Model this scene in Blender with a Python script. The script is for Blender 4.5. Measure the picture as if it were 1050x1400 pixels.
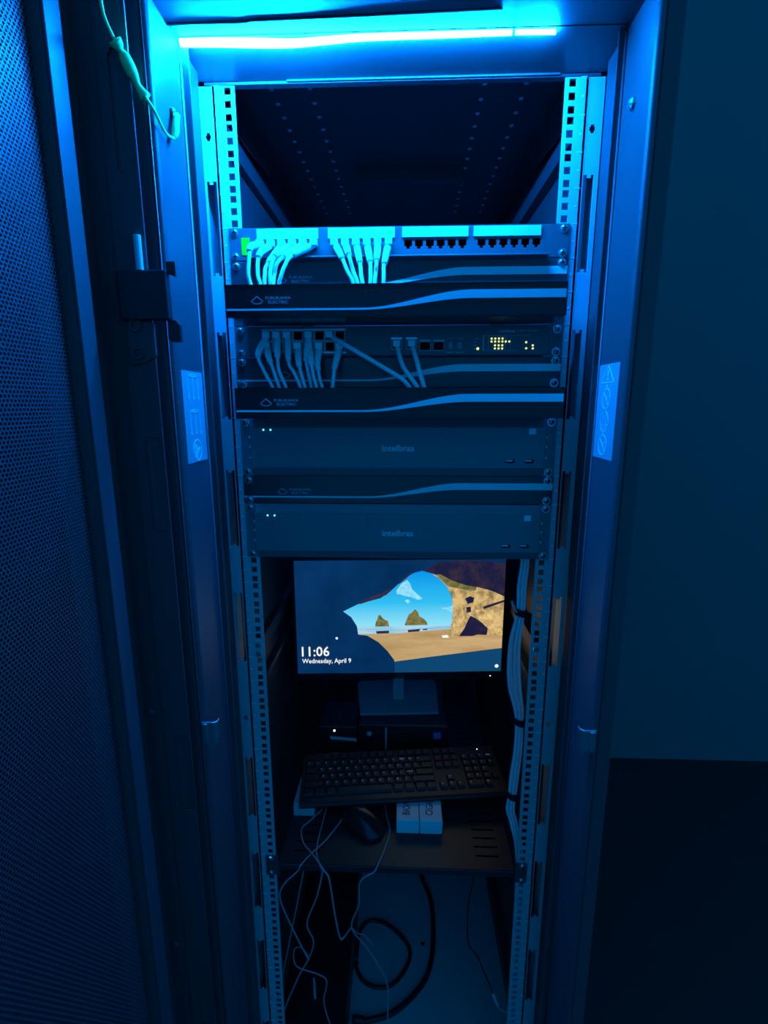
import bpy, math, random
from mathutils import Vector, Matrix

for o in list(bpy.data.objects):
    bpy.data.objects.remove(o, do_unlink=True)
scene = bpy.context.scene
COL = scene.collection
random.seed(7)

# ------------------------------------------------------------------ camera
cam_data = bpy.data.cameras.new('camera')
cam = bpy.data.objects.new('camera', cam_data)
COL.objects.link(cam)
cam.matrix_world = Matrix((
    (0.99930, -0.00606, 0.03693, 0.0102),
    (0.03738, 0.20671, -0.97769, -0.7913),
    (-0.00171, 0.97838, 0.20680, 1.5561),
    (0, 0, 0, 1)))
cam_data.sensor_fit = 'VERTICAL'
cam_data.sensor_height = 24.0
cam_data.lens = 11.975
cam_data.clip_start = 0.01
scene.camera = cam

# ------------------------------------------------------------------ world, exposure
world = bpy.data.worlds.new('room_fill')
scene.world = world
world.use_nodes = True
bg = world.node_tree.nodes['Background']
bg.inputs['Color'].default_value = (0.0, 0.32, 1.0, 1)
bg.inputs['Strength'].default_value = 0.36  # even blue room light, raised as added fill for the lower rack
vs = scene.view_settings
vs.view_transform = 'Standard'
vs.look = 'None'
vs.gamma = 1.0
vs.exposure = 0.8
vs.use_curve_mapping = False

SCREEN = 0.58              # radiance scale of the monitor picture
LED_TOP = 900.0           # radiance of the one LED tape the photograph shows, under the header

# ------------------------------------------------------------------ materials
MATS = {}


def mat(name, color=(0.5, 0.5, 0.5), rough=0.5, metal=0.0, spec=0.5, noise=0.0, nscale=40.0,
        bump=0.0, emit=None, estr=1.0, coat=0.0):
    if name in MATS:
        return MATS[name]
    m = bpy.data.materials.new(name)
    m.use_nodes = True
    nt = m.node_tree
    b = nt.nodes['Principled BSDF']
    c = (color[0], color[1], color[2], 1)
    b.inputs['Base Color'].default_value = c
    b.inputs['Roughness'].default_value = rough
    b.inputs['Metallic'].default_value = metal
    b.inputs['Specular IOR Level'].default_value = spec
    b.inputs['Coat Weight'].default_value = coat
    if noise > 0 or bump > 0:
        tc = nt.nodes.new('ShaderNodeTexCoord')
        n = nt.nodes.new('ShaderNodeTexNoise')
        n.inputs['Scale'].default_value = nscale
        n.inputs['Detail'].default_value = 4
        nt.links.new(tc.outputs['Object'], n.inputs['Vector'])
        if noise > 0:
            r = nt.nodes.new('ShaderNodeValToRGB')
            lo = max(0, 1 - noise)
            r.color_ramp.elements[0].color = (c[0] * lo, c[1] * lo, c[2] * lo, 1)
            hi = 1 + noise
            r.color_ramp.elements[1].color = (min(1, c[0] * hi), min(1, c[1] * hi), min(1, c[2] * hi), 1)
            nt.links.new(n.outputs['Fac'], r.inputs['Fac'])
            nt.links.new(r.outputs['Color'], b.inputs['Base Color'])
        if bump > 0:
            bp = nt.nodes.new('ShaderNodeBump')
            bp.inputs['Strength'].default_value = bump
            bp.inputs['Distance'].default_value = 0.001
            nt.links.new(n.outputs['Fac'], bp.inputs['Height'])
            nt.links.new(bp.outputs['Normal'], b.inputs['Normal'])
    if emit:
        b.inputs['Emission Color'].default_value = (emit[0], emit[1], emit[2], 1)
        b.inputs['Emission Strength'].default_value = estr
    MATS[name] = m
    return m


def emis(name, col, strength=1.0, col2=None, nscale=20.0, thr=0.5, stretch=None):
    """a lit surface (LED, screen pixels); col2 mixes in by noise"""
    m = bpy.data.materials.new(name)
    m.use_nodes = True
    nt = m.node_tree
    b = nt.nodes['Principled BSDF']
    b.inputs['Base Color'].default_value = (0.01, 0.01, 0.012, 1)
    b.inputs['Roughness'].default_value = 0.12
    b.inputs['Emission Color'].default_value = (col[0], col[1], col[2], 1)
    b.inputs['Emission Strength'].default_value = strength
    if col2:
        tc = nt.nodes.new('ShaderNodeTexCoord')
        mp = nt.nodes.new('ShaderNodeMapping')
        if stretch:
            mp.inputs['Scale'].default_value = stretch
        n = nt.nodes.new('ShaderNodeTexNoise')
        n.inputs['Scale'].default_value = nscale
        n.inputs['Detail'].default_value = 8
        n.inputs['Roughness'].default_value = 0.65
        r = nt.nodes.new('ShaderNodeValToRGB')
        r.color_ramp.elements[0].position = thr - 0.15
        r.color_ramp.elements[1].position = thr + 0.15
        r.color_ramp.elements[0].color = (*col, 1)
        r.color_ramp.elements[1].color = (*col2, 1)
        nt.links.new(tc.outputs['Object'], mp.inputs['Vector'])
        nt.links.new(mp.outputs['Vector'], n.inputs['Vector'])
        nt.links.new(n.outputs['Fac'], r.inputs['Fac'])
        nt.links.new(r.outputs['Color'], b.inputs['Emission Color'])
    return m


# the whole cabinet (frame, skins, door) wears one dark paint, the rails one zinc finish
M_FRAME = mat('cabinet_paint', (0.065, 0.065, 0.068), 0.5, spec=0.4, noise=0.06, nscale=90, bump=0.1)
M_RAIL = mat('galvanised_rail', (0.50, 0.51, 0.52), 0.42, spec=0.5, noise=0.07, nscale=60)
M_STEEL = mat('bright_steel', (0.62, 0.63, 0.65), 0.25, metal=0.9)
M_PANEL = mat('panel_satin_black', (0.10, 0.10, 0.105), 0.38, spec=0.5, noise=0.05, nscale=150)
M_GUIDE = mat('guide_gloss_black', (0.045, 0.045, 0.05), 0.22, spec=0.5)
M_COVER = mat('cover_gloss_black', (0.012, 0.012, 0.014), 0.16, spec=0.4)
M_STRIPE = mat('white_print', (0.82, 0.83, 0.84), 0.5)
M_PRINT = mat('grey_print', (0.45, 0.46, 0.47), 0.5)
M_NVR = mat('recorder_metal', (0.2, 0.2, 0.21), 0.34, spec=0.5, noise=0.04, nscale=140)
M_SWITCH = mat('switch_metal', (0.11, 0.11, 0.115), 0.35, spec=0.5)
M_WHITE = mat('white_plastic', (0.85, 0.86, 0.86), 0.4)
M_CABLE = mat('white_cable_jacket', (0.86, 0.87, 0.88), 0.38, spec=0.5)
M_BOOT = mat('clear_plug_boot', (0.86, 0.87, 0.88), 0.22, spec=0.6)
M_CORD = mat('pale_cord_jacket', (0.42, 0.43, 0.44), 0.4)
M_GREYCABLE = mat('grey_cable_jacket', (0.42, 0.43, 0.44), 0.4)
M_BLACKCABLE = mat('black_cable_jacket', (0.02, 0.02, 0.022), 0.45)
M_HOLE = mat('painted_recess_dark', (0.006, 0.006, 0.007), 0.8, spec=0.1)  # near-black colour paints in the dark of sockets, vents and screw slots
M_PLASTIC = mat('black_plastic', (0.02, 0.02, 0.022), 0.4, bump=0.1, nscale=400)
M_GLOSSPL = mat('gloss_black_plastic', (0.02, 0.02, 0.022), 0.18)
M_SHELF = mat('shelf_black_paint', (0.03, 0.03, 0.032), 0.35, spec=0.4, noise=0.1, nscale=200)
M_PAN = mat('base_pan_grey', (0.6, 0.61, 0.62), 0.55, noise=0.06, nscale=14)
M_CARTON = mat('white_carton', (0.86, 0.86, 0.85), 0.6, noise=0.03, nscale=60)
M_INK = mat('dark_ink', (0.03, 0.03, 0.06), 0.6)
M_GREENTAG = mat('green_sticker', (0.005, 0.75, 0.012), 0.8, spec=0.05)
M_EARTH = mat('yellow_green_insulation', (0.45, 0.95, 0.30), 0.4)
M_STICKER = mat('pale_sticker', (0.36, 0.37, 0.38), 0.45)
M_STICKPRINT = mat('sticker_print', (0.8, 0.8, 0.82), 0.45)
M_BASE = mat('stand_base_metal', (0.45, 0.45, 0.46), 0.35)
M_KEY = mat('key_black', (0.02, 0.02, 0.022), 0.42)
M_PALE = mat('pale_plastic', (0.6, 0.61, 0.62), 0.5)
M_WALL = mat('wall_paint', (0.15, 0.15, 0.147), 0.85, noise=0.05, nscale=3, bump=0.1)
M_FLOOR = mat('dark_floor', (0.014, 0.015, 0.0145), 0.6, noise=0.2, nscale=6)
M_VELCRO = mat('black_velcro', (0.008, 0.008, 0.009), 0.9, bump=0.4, nscale=600)
E_LEDTOP = emis('led_tape_light', (0.0008, 0.19, 1.0), LED_TOP)
E_YELLOW = emis('yellow_green_led', (0.75, 1.0, 0.25), 1.0)
E_CYAN = emis('cyan_led', (0.1, 0.75, 1.0), 1.2)
E_WHITE = emis('white_led', (0.8, 0.9, 1.0), 1.5)


def screen_sky(z0, z1):
    m = emis('screen_sky', (0.002, 0.33, 0.85), SCREEN)
    nt = m.node_tree
    b = nt.nodes['Principled BSDF']
    tc = nt.nodes.new('ShaderNodeTexCoord')
    sx = nt.nodes.new('ShaderNodeSeparateXYZ')
    mr = nt.nodes.new('ShaderNodeMapRange')
    mr.inputs['From Min'].default_value = z0
    mr.inputs['From Max'].default_value = z1
    r = nt.nodes.new('ShaderNodeValToRGB')
    e = r.color_ramp.elements
    e[0].color = (0.30, 0.78, 0.92, 1)
    e[1].color = (0.001, 0.30, 0.82, 1)
    k = e.new(0.45)
    k.color = (0.03, 0.52, 0.88, 1)
    nt.links.new(tc.outputs['Object'], sx.inputs[0])
    nt.links.new(sx.outputs['Z'], mr.inputs['Value'])
    nt.links.new(mr.outputs[0], r.inputs['Fac'])
    nt.links.new(r.outputs['Color'], b.inputs['Emission Color'])
    return m


def perforated():
    m = bpy.data.materials.new('perforated_steel')
    m.use_nodes = True
    nt = m.node_tree
    L = nt.links
    b = nt.nodes['Principled BSDF']
    out = nt.nodes['Material Output']
    b.inputs['Base Color'].default_value = (0.065, 0.065, 0.068, 1)
    b.inputs['Roughness'].default_value = 0.5
    b.inputs['Specular IOR Level'].default_value = 0.4
    tc = nt.nodes.new('ShaderNodeTexCoord')
    sx = nt.nodes.new('ShaderNodeSeparateXYZ')
    L.new(tc.outputs['Object'], sx.inputs[0])

    def math_(op, a, bval=None, link=None):
        n = nt.nodes.new('ShaderNodeMath')
        n.operation = op
        L.new(a, n.inputs[0])
        if link is not None:
            L.new(link, n.inputs[1])
        elif bval is not None:
            n.inputs[1].default_value = bval
        return n.outputs[0]
    P = 0.0046
    row = math_('DIVIDE', sx.outputs['Z'], P * 0.866)
    rfl = math_('FLOOR', row)
    odd = math_('MULTIPLY', math_('MODULO', rfl, 2.0), 0.5)
    u = math_('ADD', math_('DIVIDE', sx.outputs['Y'], P), link=odd)
    du = math_('SUBTRACT', math_('FRACT', u), 0.5)
    dv = math_('MULTIPLY', math_('SUBTRACT', math_('FRACT', row), 0.5), 0.866)
    d2 = math_('ADD', math_('MULTIPLY', du, link=du), link=math_('MULTIPLY', dv, link=dv))
    hole = math_('LESS_THAN', d2, 0.36 ** 2)
    tr = nt.nodes.new('ShaderNodeBsdfTransparent')
    mix = nt.nodes.new('ShaderNodeMixShader')
    L.new(hole, mix.inputs[0])
    L.new(b.outputs[0], mix.inputs[1])
    L.new(tr.outputs[0], mix.inputs[2])
    L.new(mix.outputs[0], out.inputs['Surface'])
    return m


M_PERF = perforated()


# ------------------------------------------------------------------ mesh builder
def catmull(pts, n=6):
    pts = [Vector(p) for p in pts]
    if len(pts) < 3:
        return pts
    res = []
    ext = [pts[0] * 2 - pts[1]] + pts + [pts[-1] * 2 - pts[-2]]
    for i in range(1, len(ext) - 2):
        p0, p1, p2, p3 = ext[i - 1:i + 3]
        for k in range(n):
            t = k / n
            res.append(0.5 * ((2 * p1) + (p2 - p0) * t + (2 * p0 - 5 * p1 + 4 * p2 - p3) * t * t
                              + (3 * p1 - p0 - 3 * p2 + p3) * t ** 3))
    res.append(pts[-1])
    return res


class MB:
    def __init__(self):
        self.v = []
        self.f = []
        self.m = []
        self.smooth = False

    def add(self, vs_, fs, mi=0):
        k = len(self.v)
        self.v += [tuple(p) for p in vs_]
        self.f += [tuple(i + k for i in f) for f in fs]
        self.m += [mi] * len(fs)
        return self

    def box(self, x0, x1, y0, y1, z0, z1, mi=0):
        vs_ = [(x, y, z) for z in (z0, z1) for y in (y0, y1) for x in (x0, x1)]
        return self.add(vs_, [(0, 2, 3, 1), (4, 5, 7, 6), (0, 1, 5, 4), (2, 6, 7, 3), (0, 4, 6, 2), (1, 3, 7, 5)], mi)

    def cyl(self, c, axis, r, h, n=14, mi=0, r2=None):
        """from c along axis by h"""
        r2 = r if r2 is None else r2
        a = Vector(axis).normalized()
        t = a.orthogonal().normalized()
        b = a.cross(t)
        c = Vector(c)
        vs_ = []
        for k in range(n):
            th = 2 * math.pi * k / n
            d = t * math.cos(th) + b * math.sin(th)
            vs_.append(c + d * r)
            vs_.append(c + a * h + d * r2)
        fs = [(2 * k, 2 * ((k + 1) % n), 2 * ((k + 1) % n) + 1, 2 * k + 1) for k in range(n)]
        fs.append(tuple(2 * k for k in range(n))[::-1])
        fs.append(tuple(2 * k + 1 for k in range(n)))
        return self.add(vs_, fs, mi)

    def dome(self, c, axis, r, h, n=12, rings=3, mi=0):
        a = Vector(axis).normalized()
        t = a.orthogonal().normalized()
        b = a.cross(t)
        c = Vector(c)
        vs_ = []
        for j in range(rings):
            ph = (math.pi / 2) * j / rings
            for k in range(n):
                th = 2 * math.pi * k / n
                vs_.append(c + (t * math.cos(th) + b * math.sin(th)) * r * math.cos(ph) + a * h * math.sin(ph))
        vs_.append(c + a * h)
        fs = []
        for j in range(rings - 1):
            for k in range(n):
                k2 = (k + 1) % n
                fs.append((j * n + k, j * n + k2, (j + 1) * n + k2, (j + 1) * n + k))
        top = len(vs_) - 1
        for k in range(n):
            fs.append(((rings - 1) * n + k, (rings - 1) * n + (k + 1) % n, top))
        fs.append(tuple(range(n))[::-1])
        return self.add(vs_, fs, mi)

    def tube(self, pts, r, n=8, mi=0, seg=6, closed=False, flat=None):
        """r: number or list matching pts (interpolated)"""
        rs = r if isinstance(r, (list, tuple)) else None
        P = catmull(pts, seg) if seg > 1 else [Vector(p) for p in pts]
        N = len(P)
        up = None
        vs_ = []
        for i, p in enumerate(P):
            d = (P[min(i + 1, N - 1)] - P[max(i - 1, 0)])
            if d.length < 1e-9:
                d = Vector((0, 0, 1))
            d.normalize()
            if up is None:
                up = d.orthogonal().normalized()
            up = (up - d * up.dot(d))
            up = up.normalized() if up.length > 1e-6 else d.orthogonal().normalized()
            side = d.cross(up)
            if rs:
                t = i / (N - 1) * (len(rs) - 1)
                a = int(min(t, len(rs) - 2))
                rr = rs[a] + (rs[a + 1] - rs[a]) * (t - a)
            else:
                rr = r
            for k in range(n):
                th = 2 * math.pi * k / n
                vs_.append(p + (up * math.cos(th) + side * math.sin(th)) * rr)
        fs = []
        for i in range(N - 1):
            for k in range(n):
                k2 = (k + 1) % n
                fs.append((i * n + k, i * n + k2, (i + 1) * n + k2, (i + 1) * n + k))
        fs.append(tuple(range(n))[::-1])
        fs.append(tuple((N - 1) * n + k for k in range(n)))
        self.smooth = True
        return self.add(vs_, fs, mi)

    def prism(self, poly, a0, a1, plane='xz', mi=0):
        """polygon extruded along the remaining axis"""
        n = len(poly)

        def P(u, v, w):
            return {'xz': (u, w, v), 'yz': (w, u, v), 'xy': (u, v, w)}[plane]
        vs_ = [P(u, v, a0) for u, v in poly] + [P(u, v, a1) for u, v in poly]
        fs = [tuple(range(n)), tuple(range(2 * n - 1, n - 1, -1))]
        fs += [(i, i + n, (i + 1) % n + n, (i + 1) % n) for i in range(n)]
        return self.add(vs_, fs, mi)

    def strip(self, lower, upper, a0, a1, plane='xz', mi=0):
        """ribbon between two polylines of equal length, thin plate"""
        n = len(lower)

        def P(p, w):
            u, v = p
            return {'xz': (u, w, v), 'yz': (w, u, v), 'xy': (u, v, w)}[plane]
        vs_ = [P(p, a0) for p in lower] + [P(p, a0) for p in upper] + [P(p, a1) for p in lower] + [P(p, a1) for p in upper]
        fs = []
        for i in range(n - 1):
            fs.append((i, i + 1, n + i + 1, n + i))
            fs.append((2 * n + i, 3 * n + i, 3 * n + i + 1, 2 * n + i + 1))
            fs.append((i, 2 * n + i, 2 * n + i + 1, i + 1))
            fs.append((n + i, n + i + 1, 3 * n + i + 1, 3 * n + i))
        fs.append((0, n, 3 * n, 2 * n))
        fs.append((n - 1, 3 * n - 1, 4 * n - 1, 2 * n - 1))
        return self.add(vs_, fs, mi)

    def grid(self, us, vs2, solid, a0, a1, plane='xz', mi=0):
        """plate of cells with real through-holes. solid(i,j) says whether a cell is metal"""
        us = list(us)
        vs2 = list(vs2)
        nu, nv = len(us), len(vs2)

        def P(u, v, w):
            return {'xz': (u, w, v), 'yz': (w, u, v), 'xy': (u, v, w)}[plane]
        idx = {}
        vs_ = []

        def V(i, j, s):
            if (i, j, s) not in idx:
                idx[(i, j, s)] = len(vs_)
                vs_.append(P(us[i], vs2[j], a1 if s else a0))
            return idx[(i, j, s)]
        fs = []

        def S(i, j):
            return 0 <= i < nu - 1 and 0 <= j < nv - 1 and solid(i, j)
        for i in range(nu - 1):
            for j in range(nv - 1):
                if not S(i, j):
                    continue
                fs.append((V(i, j, 0), V(i + 1, j, 0), V(i + 1, j + 1, 0), V(i, j + 1, 0)))
                fs.append((V(i, j, 1), V(i, j + 1, 1), V(i + 1, j + 1, 1), V(i + 1, j, 1)))
                if not S(i - 1, j):
                    fs.append((V(i, j, 0), V(i, j + 1, 0), V(i, j + 1, 1), V(i, j, 1)))
                if not S(i + 1, j):
                    fs.append((V(i + 1, j, 0), V(i + 1, j, 1), V(i + 1, j + 1, 1), V(i + 1, j + 1, 0)))
                if not S(i, j - 1):
                    fs.append((V(i, j, 0), V(i, j, 1), V(i + 1, j, 1), V(i + 1, j, 0)))
                if not S(i, j + 1):
                    fs.append((V(i, j + 1, 0), V(i + 1, j + 1, 0), V(i + 1, j + 1, 1), V(i, j + 1, 1)))
        return self.add(vs_, fs, mi)

    def ring(self, c, r, w, a0, a1, plane='xz', n=24, mi=0, a=0.0, b=2 * math.pi):
        lo = [(c[0] + (r - w / 2) * math.cos(a + (b - a) * k / n), c[1] + (r - w / 2) * math.sin(a + (b - a) * k / n)) for k in range(n + 1)]
        hi = [(c[0] + (r + w / 2) * math.cos(a + (b - a) * k / n), c[1] + (r + w / 2) * math.sin(a + (b - a) * k / n)) for k in range(n + 1)]
        return self.strip(lo, hi, a0, a1, plane, mi)

    def line(self, p, q, w, a0, a1, plane='xz', mi=0):
        p = Vector(p)
        q = Vector(q)
        d = (q - p).normalized()
        nrm = Vector((-d.y, d.x)) * w / 2
        return self.prism([tuple(p + nrm), tuple(p - nrm), tuple(q - nrm), tuple(q + nrm)], a0, a1, plane, mi)

    def mesh(self, name, mats):
        me = bpy.data.meshes.new(name)
        me.from_pydata(self.v, [], self.f)
        for m in mats:
            me.materials.append(m)
        if len(mats) > 1:
            me.polygons.foreach_set('material_index', self.m)
        import bmesh
        bm = bmesh.new()
        bm.from_mesh(me)
        bmesh.ops.recalc_face_normals(bm, faces=bm.faces)
        bm.to_mesh(me)
        bm.free()
        if self.smooth:
            me.polygons.foreach_set('use_smooth', [True] * len(me.polygons))
        me.update()
        return me


ORG = {}


def thing(name, label, cat, loc=(0, 0, 0), group=None, kind=None):
    o = bpy.data.objects.new(name, None)
    o.empty_display_size = 0.03
    COL.objects.link(o)
    o.location = loc
    o['label'] = label
    o['category'] = cat
    if group:
        o['group'] = group
    if kind:
        o['kind'] = kind
    ORG[o.name] = Vector(loc)
    return o


def part(name, mb, m, parent=None, bevel=0.0, label=None, kind=None):
    """mesh given in world coordinates, stored relative to its thing"""
    mats = m if isinstance(m, (list, tuple)) else [m]
    root = parent
    off = Vector((0, 0, 0))
    while root is not None:
        if root.parent is None:
            off = ORG.get(root.name, Vector((0, 0, 0)))
        root = root.parent
    mb.v = [(x - off.x, y - off.y, z - off.z) for x, y, z in mb.v]
    o = bpy.data.objects.new(name, mb.mesh(name, mats))
    COL.objects.link(o)
    if parent is not None:
        o.parent = parent
    if bevel > 0:
        bv = o.modifiers.new('bevel', 'BEVEL')
        bv.width = bevel
        bv.segments = 2
        bv.limit_method = 'ANGLE'
        bv.angle_limit = math.radians(40)
    if label:
        o['label'] = label
    if kind:
        o['kind'] = kind
    return o


def piece(name, me, parent, world_loc, rot=None, label=None):
    """an instance of shared mesh data"""
    o = bpy.data.objects.new(name, me)
    COL.objects.link(o)
    root = parent
    while root.parent is not None:
        root = root.parent
    o.parent = parent
    o.location = Vector(world_loc) - ORG.get(root.name, Vector((0, 0, 0)))
    if rot:
        o.rotation_euler = rot
    if label:
        o['label'] = label
    return o


def solo(name, mb, m, label, cat, loc=(0, 0, 0), group=None, bevel=0.0):
    """a thing that is one mesh"""
    mb.v = [(x - loc[0], y - loc[1], z - loc[2]) for x, y, z in mb.v]
    o = bpy.data.objects.new(name, mb.mesh(name, m if isinstance(m, list) else [m]))
    COL.objects.link(o)
    o.location = loc
    o['label'] = label
    o['category'] = cat
    if group:
        o['group'] = group
    if bevel:
        bv = o.modifiers.new('bevel', 'BEVEL')
        bv.width = bevel
        bv.segments = 2
    return o


def struct(name, mb, m):
    o = bpy.data.objects.new(name, mb.mesh(name, [m]))
    COL.objects.link(o)
    o['kind'] = 'structure'
    return o


_text_cache = {}


def text_mesh(s, width=None, height=None, bold=0.0):
    """flat lettering, returns list of (x,y), faces; centred at the origin"""
    cu = bpy.data.curves.new('lettering', 'FONT')
    cu.body = s
    cu.align_x = 'CENTER'
    cu.align_y = 'CENTER'
    cu.resolution_u = 2
    cu.offset = bold
    ob = bpy.data.objects.new('lettering', cu)
    COL.objects.link(ob)
    dg = bpy.context.evaluated_depsgraph_get()
    me = bpy.data.meshes.new_from_object(ob.evaluated_get(dg))
    vs_ = [(v.co.x, v.co.y) for v in me.vertices]
    fs = [tuple(p.vertices) for p in me.polygons]
    bpy.data.objects.remove(ob, do_unlink=True)
    bpy.data.curves.remove(cu)
    bpy.data.meshes.remove(me)
    x0 = min(v[0] for v in vs_)
    x1 = max(v[0] for v in vs_)
    y0 = min(v[1] for v in vs_)
    y1 = max(v[1] for v in vs_)
    sx = width / (x1 - x0) if width else None
    sy = height / (y1 - y0) if height else None
    sx = sx or sy
    sy = sy or sx
    cx, cy = (x0 + x1) / 2, (y0 + y1) / 2
    return [((x - cx) * sx, (y - cy) * sy) for x, y in vs_], fs


def text_on(mb, s, c, width=None, height=None, bold=0.0, frame='front', mi=0, rot=0.0):
    """lettering on a plane: 'front' faces -Y"""
    vs_, fs = text_mesh(s, width, height, bold)
    cr, sr = math.cos(rot), math.sin(rot)
    out = []
    for x, y in vs_:
        x, y = x * cr - y * sr, x * sr + y * cr
        if frame == 'front':
            out.append((c[0] + x, c[1], c[2] + y))
        elif frame == 'top':
            out.append((c[0] + x, c[1] + y, c[2]))
        elif frame == 'left_jamb':      # faces +X
            out.append((c[0], c[1] + x, c[2] + y))
        elif frame == 'right_jamb':     # faces -X
            out.append((c[0], c[1] - x, c[2] + y))
    mb.add(out, fs, mi)
    return mb


# ------------------------------------------------------------------ rack constants
Z0 = 1.98            # top of the first rack unit
U = 0.04445
HX = 0.23255         # hole centre from the axis
HOFF = (0.00635, 0.02223, 0.0381)


def ztop(u):
    return Z0 - u * U


def zhole(u, h):
    return Z0 - u * U - HOFF[h]


XL, XR = -0.2643, 0.2697          # inner faces of the jambs
LIPL, LIPR = -0.2531, 0.26
YF, YS = -0.1636, -0.08          # front plane and stop plane
ZH = 1.984                      # underside of the header

# ------------------------------------------------------------------ setting
mb = MB().box(-4, 4, -4, 1.262, -0.05, 0.0)
struct('floor', mb, M_FLOOR)
mb = MB().box(-4, 4, 1.262, 1.36, 0.0, 3.2)
struct('wall_back', mb, M_WALL)

# ------------------------------------------------------------------ cabinet
cab = thing('server_cabinet', 'tall black metal server cabinet with its door open and square-hole mounting rails', 'server rack', (0, 0.4, 0))


def post(side):
    x_in = XL if side < 0 else XR
    x_out = -0.2935 if side < 0 else 0.298
    xi, xo = min(x_in, x_out), max(x_in, x_out)
    z0, z1 = 0.02, 2.07
    # jamb (painted), with a rolled front edge; outside skin black
    b = MB()
    s = 1 if side > 0 else -1
    prof = [(x_in, -0.02), (x_in, YF + 0.006), (x_in + s * 0.0018, YF + 0.0018), (x_in + s * 0.006, YF),
            (x_in + s * 0.008, YF), (x_in + s * 0.008, -0.02)]
    b.prism(prof, z0, z1, 'xy')
    p = part('jamb', b, M_FRAME, cab, 0.0015)
    b = MB().box(min(x_in + s * 0.008, x_out), max(x_in + s * 0.008, x_out), YF, -0.02, z0, z1)
    part('post_cover', b, M_FRAME, cab, 0.003)
    lip = LIPL if side < 0 else LIPR
    b = MB().box(min(lip, x_in), max(lip, x_in), YS, YS + 0.0025, 0.06, ZH)
    part('door_stop', b, M_FRAME, cab, 0.001)
    # small rolled bead where jamb and stop meet
    b = MB().tube([(x_in - s * 0.001, YS - 0.0005, 0.06), (x_in - s * 0.001, YS - 0.0005, ZH - 0.002)], 0.0018, 8, seg=1)
    part('bead', b, M_FRAME, cab)
    return p


post(-1)
post(1)
# header: box over the opening with a flat underside and a folded rear edge
b = MB().box(-0.2935, 0.298, YF, -0.0, ZH, 2.07)
part('header', b, M_FRAME, cab, 0.002)
b = MB().box(XL, XR, 0.0, 0.012, 1.981, 2.05)
part('header_fold', b, M_FRAME, cab, 0.001)
b = MB().box(-0.15, 0.215, -0.004, 0.0, 1.9815, 1.984)
part('header_flange', b, M_FRAME, cab, 0.0008)
b = MB().tube([(XL, -0.111, ZH - 0.001), (-0.175, -0.111, ZH - 0.001), (-0.165, -0.113, ZH - 0.001), (0.117, -0.119, ZH - 0.001)], 0.0012, 6, seg=1)
part('header_seam', b, M_FRAME, cab)
# sill, base pan, skins
b = MB().box(-0.2935, 0.298, YF, 0.0, 0.0, 0.07)
part('sill', b, M_FRAME, cab, 0.002)
b = MB().box(-0.281, 0.2855, 0.0, 0.95, 0.02, 0.05)
part('base_pan', b, M_PAN, cab)
b = MB().cyl((0.0744, 0.383, 0.0495), (0, 0, 1), 0.006, 0.0012, 12)
part('pan_grommet', b, M_BLACKCABLE, cab)
for s in (-1, 1):
    xo = -0.2935 if s < 0 else 0.298
    b = MB().box(min(xo, xo - s * 0.012), max(xo, xo - s * 0.012), -0.02, 0.95, 0.02, 2.07)
    part('side_panel', b, M_FRAME, cab, 0.001)
    for z in (0.16, 1.0, 1.07, 1.955):
        x0, x1 = (0.268, 0.2855) if s > 0 else (-0.281, -0.268)
        b = MB().box(x0, x1, 0.06, 0.9, z, z + (0.03 if z != 1.0 else 0.012))
        part('depth_strut', b, M_FRAME, cab, 0.001)
    # corner gusset under the roof
    x = s * 0.266
    b = MB().prism([(0.12, 2.05), (0.40, 2.05), (0.36, 2.01), (0.20, 1.99), (0.12, 1.99)], min(x, x - s * 0.002), max(x, x - s * 0.002), 'yz')
    part('gusset', b, M_FRAME, cab)
b = MB().box(-0.2935, 0.298, 0.0, 0.97, 2.05, 2.07)
part('roof', b, M_FRAME, cab)
b = MB().box(-0.1, 0.14, 0.44, 0.47, 2.03, 2.05)
part('roof_crossbar', b, M_FRAME, cab)
b = MB().box(-0.2935, 0.298, 0.95, 0.97, 0.02, 2.05)
part('rear_panel', b, M_FRAME, cab)
rv = MB().dome((0, 0, 0), (0, 0, -1), 0.0042, 0.002, 10, 2)
rv_me = rv.mesh('rivet', [M_PALE])
for x in (-0.205, -0.143, 0.134, 0.200):
    for k in range(15):
        piece('rivet', rv_me, cab, (x + 0.0006 * k, 0.10 + k * 0.042, 2.0499))

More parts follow.
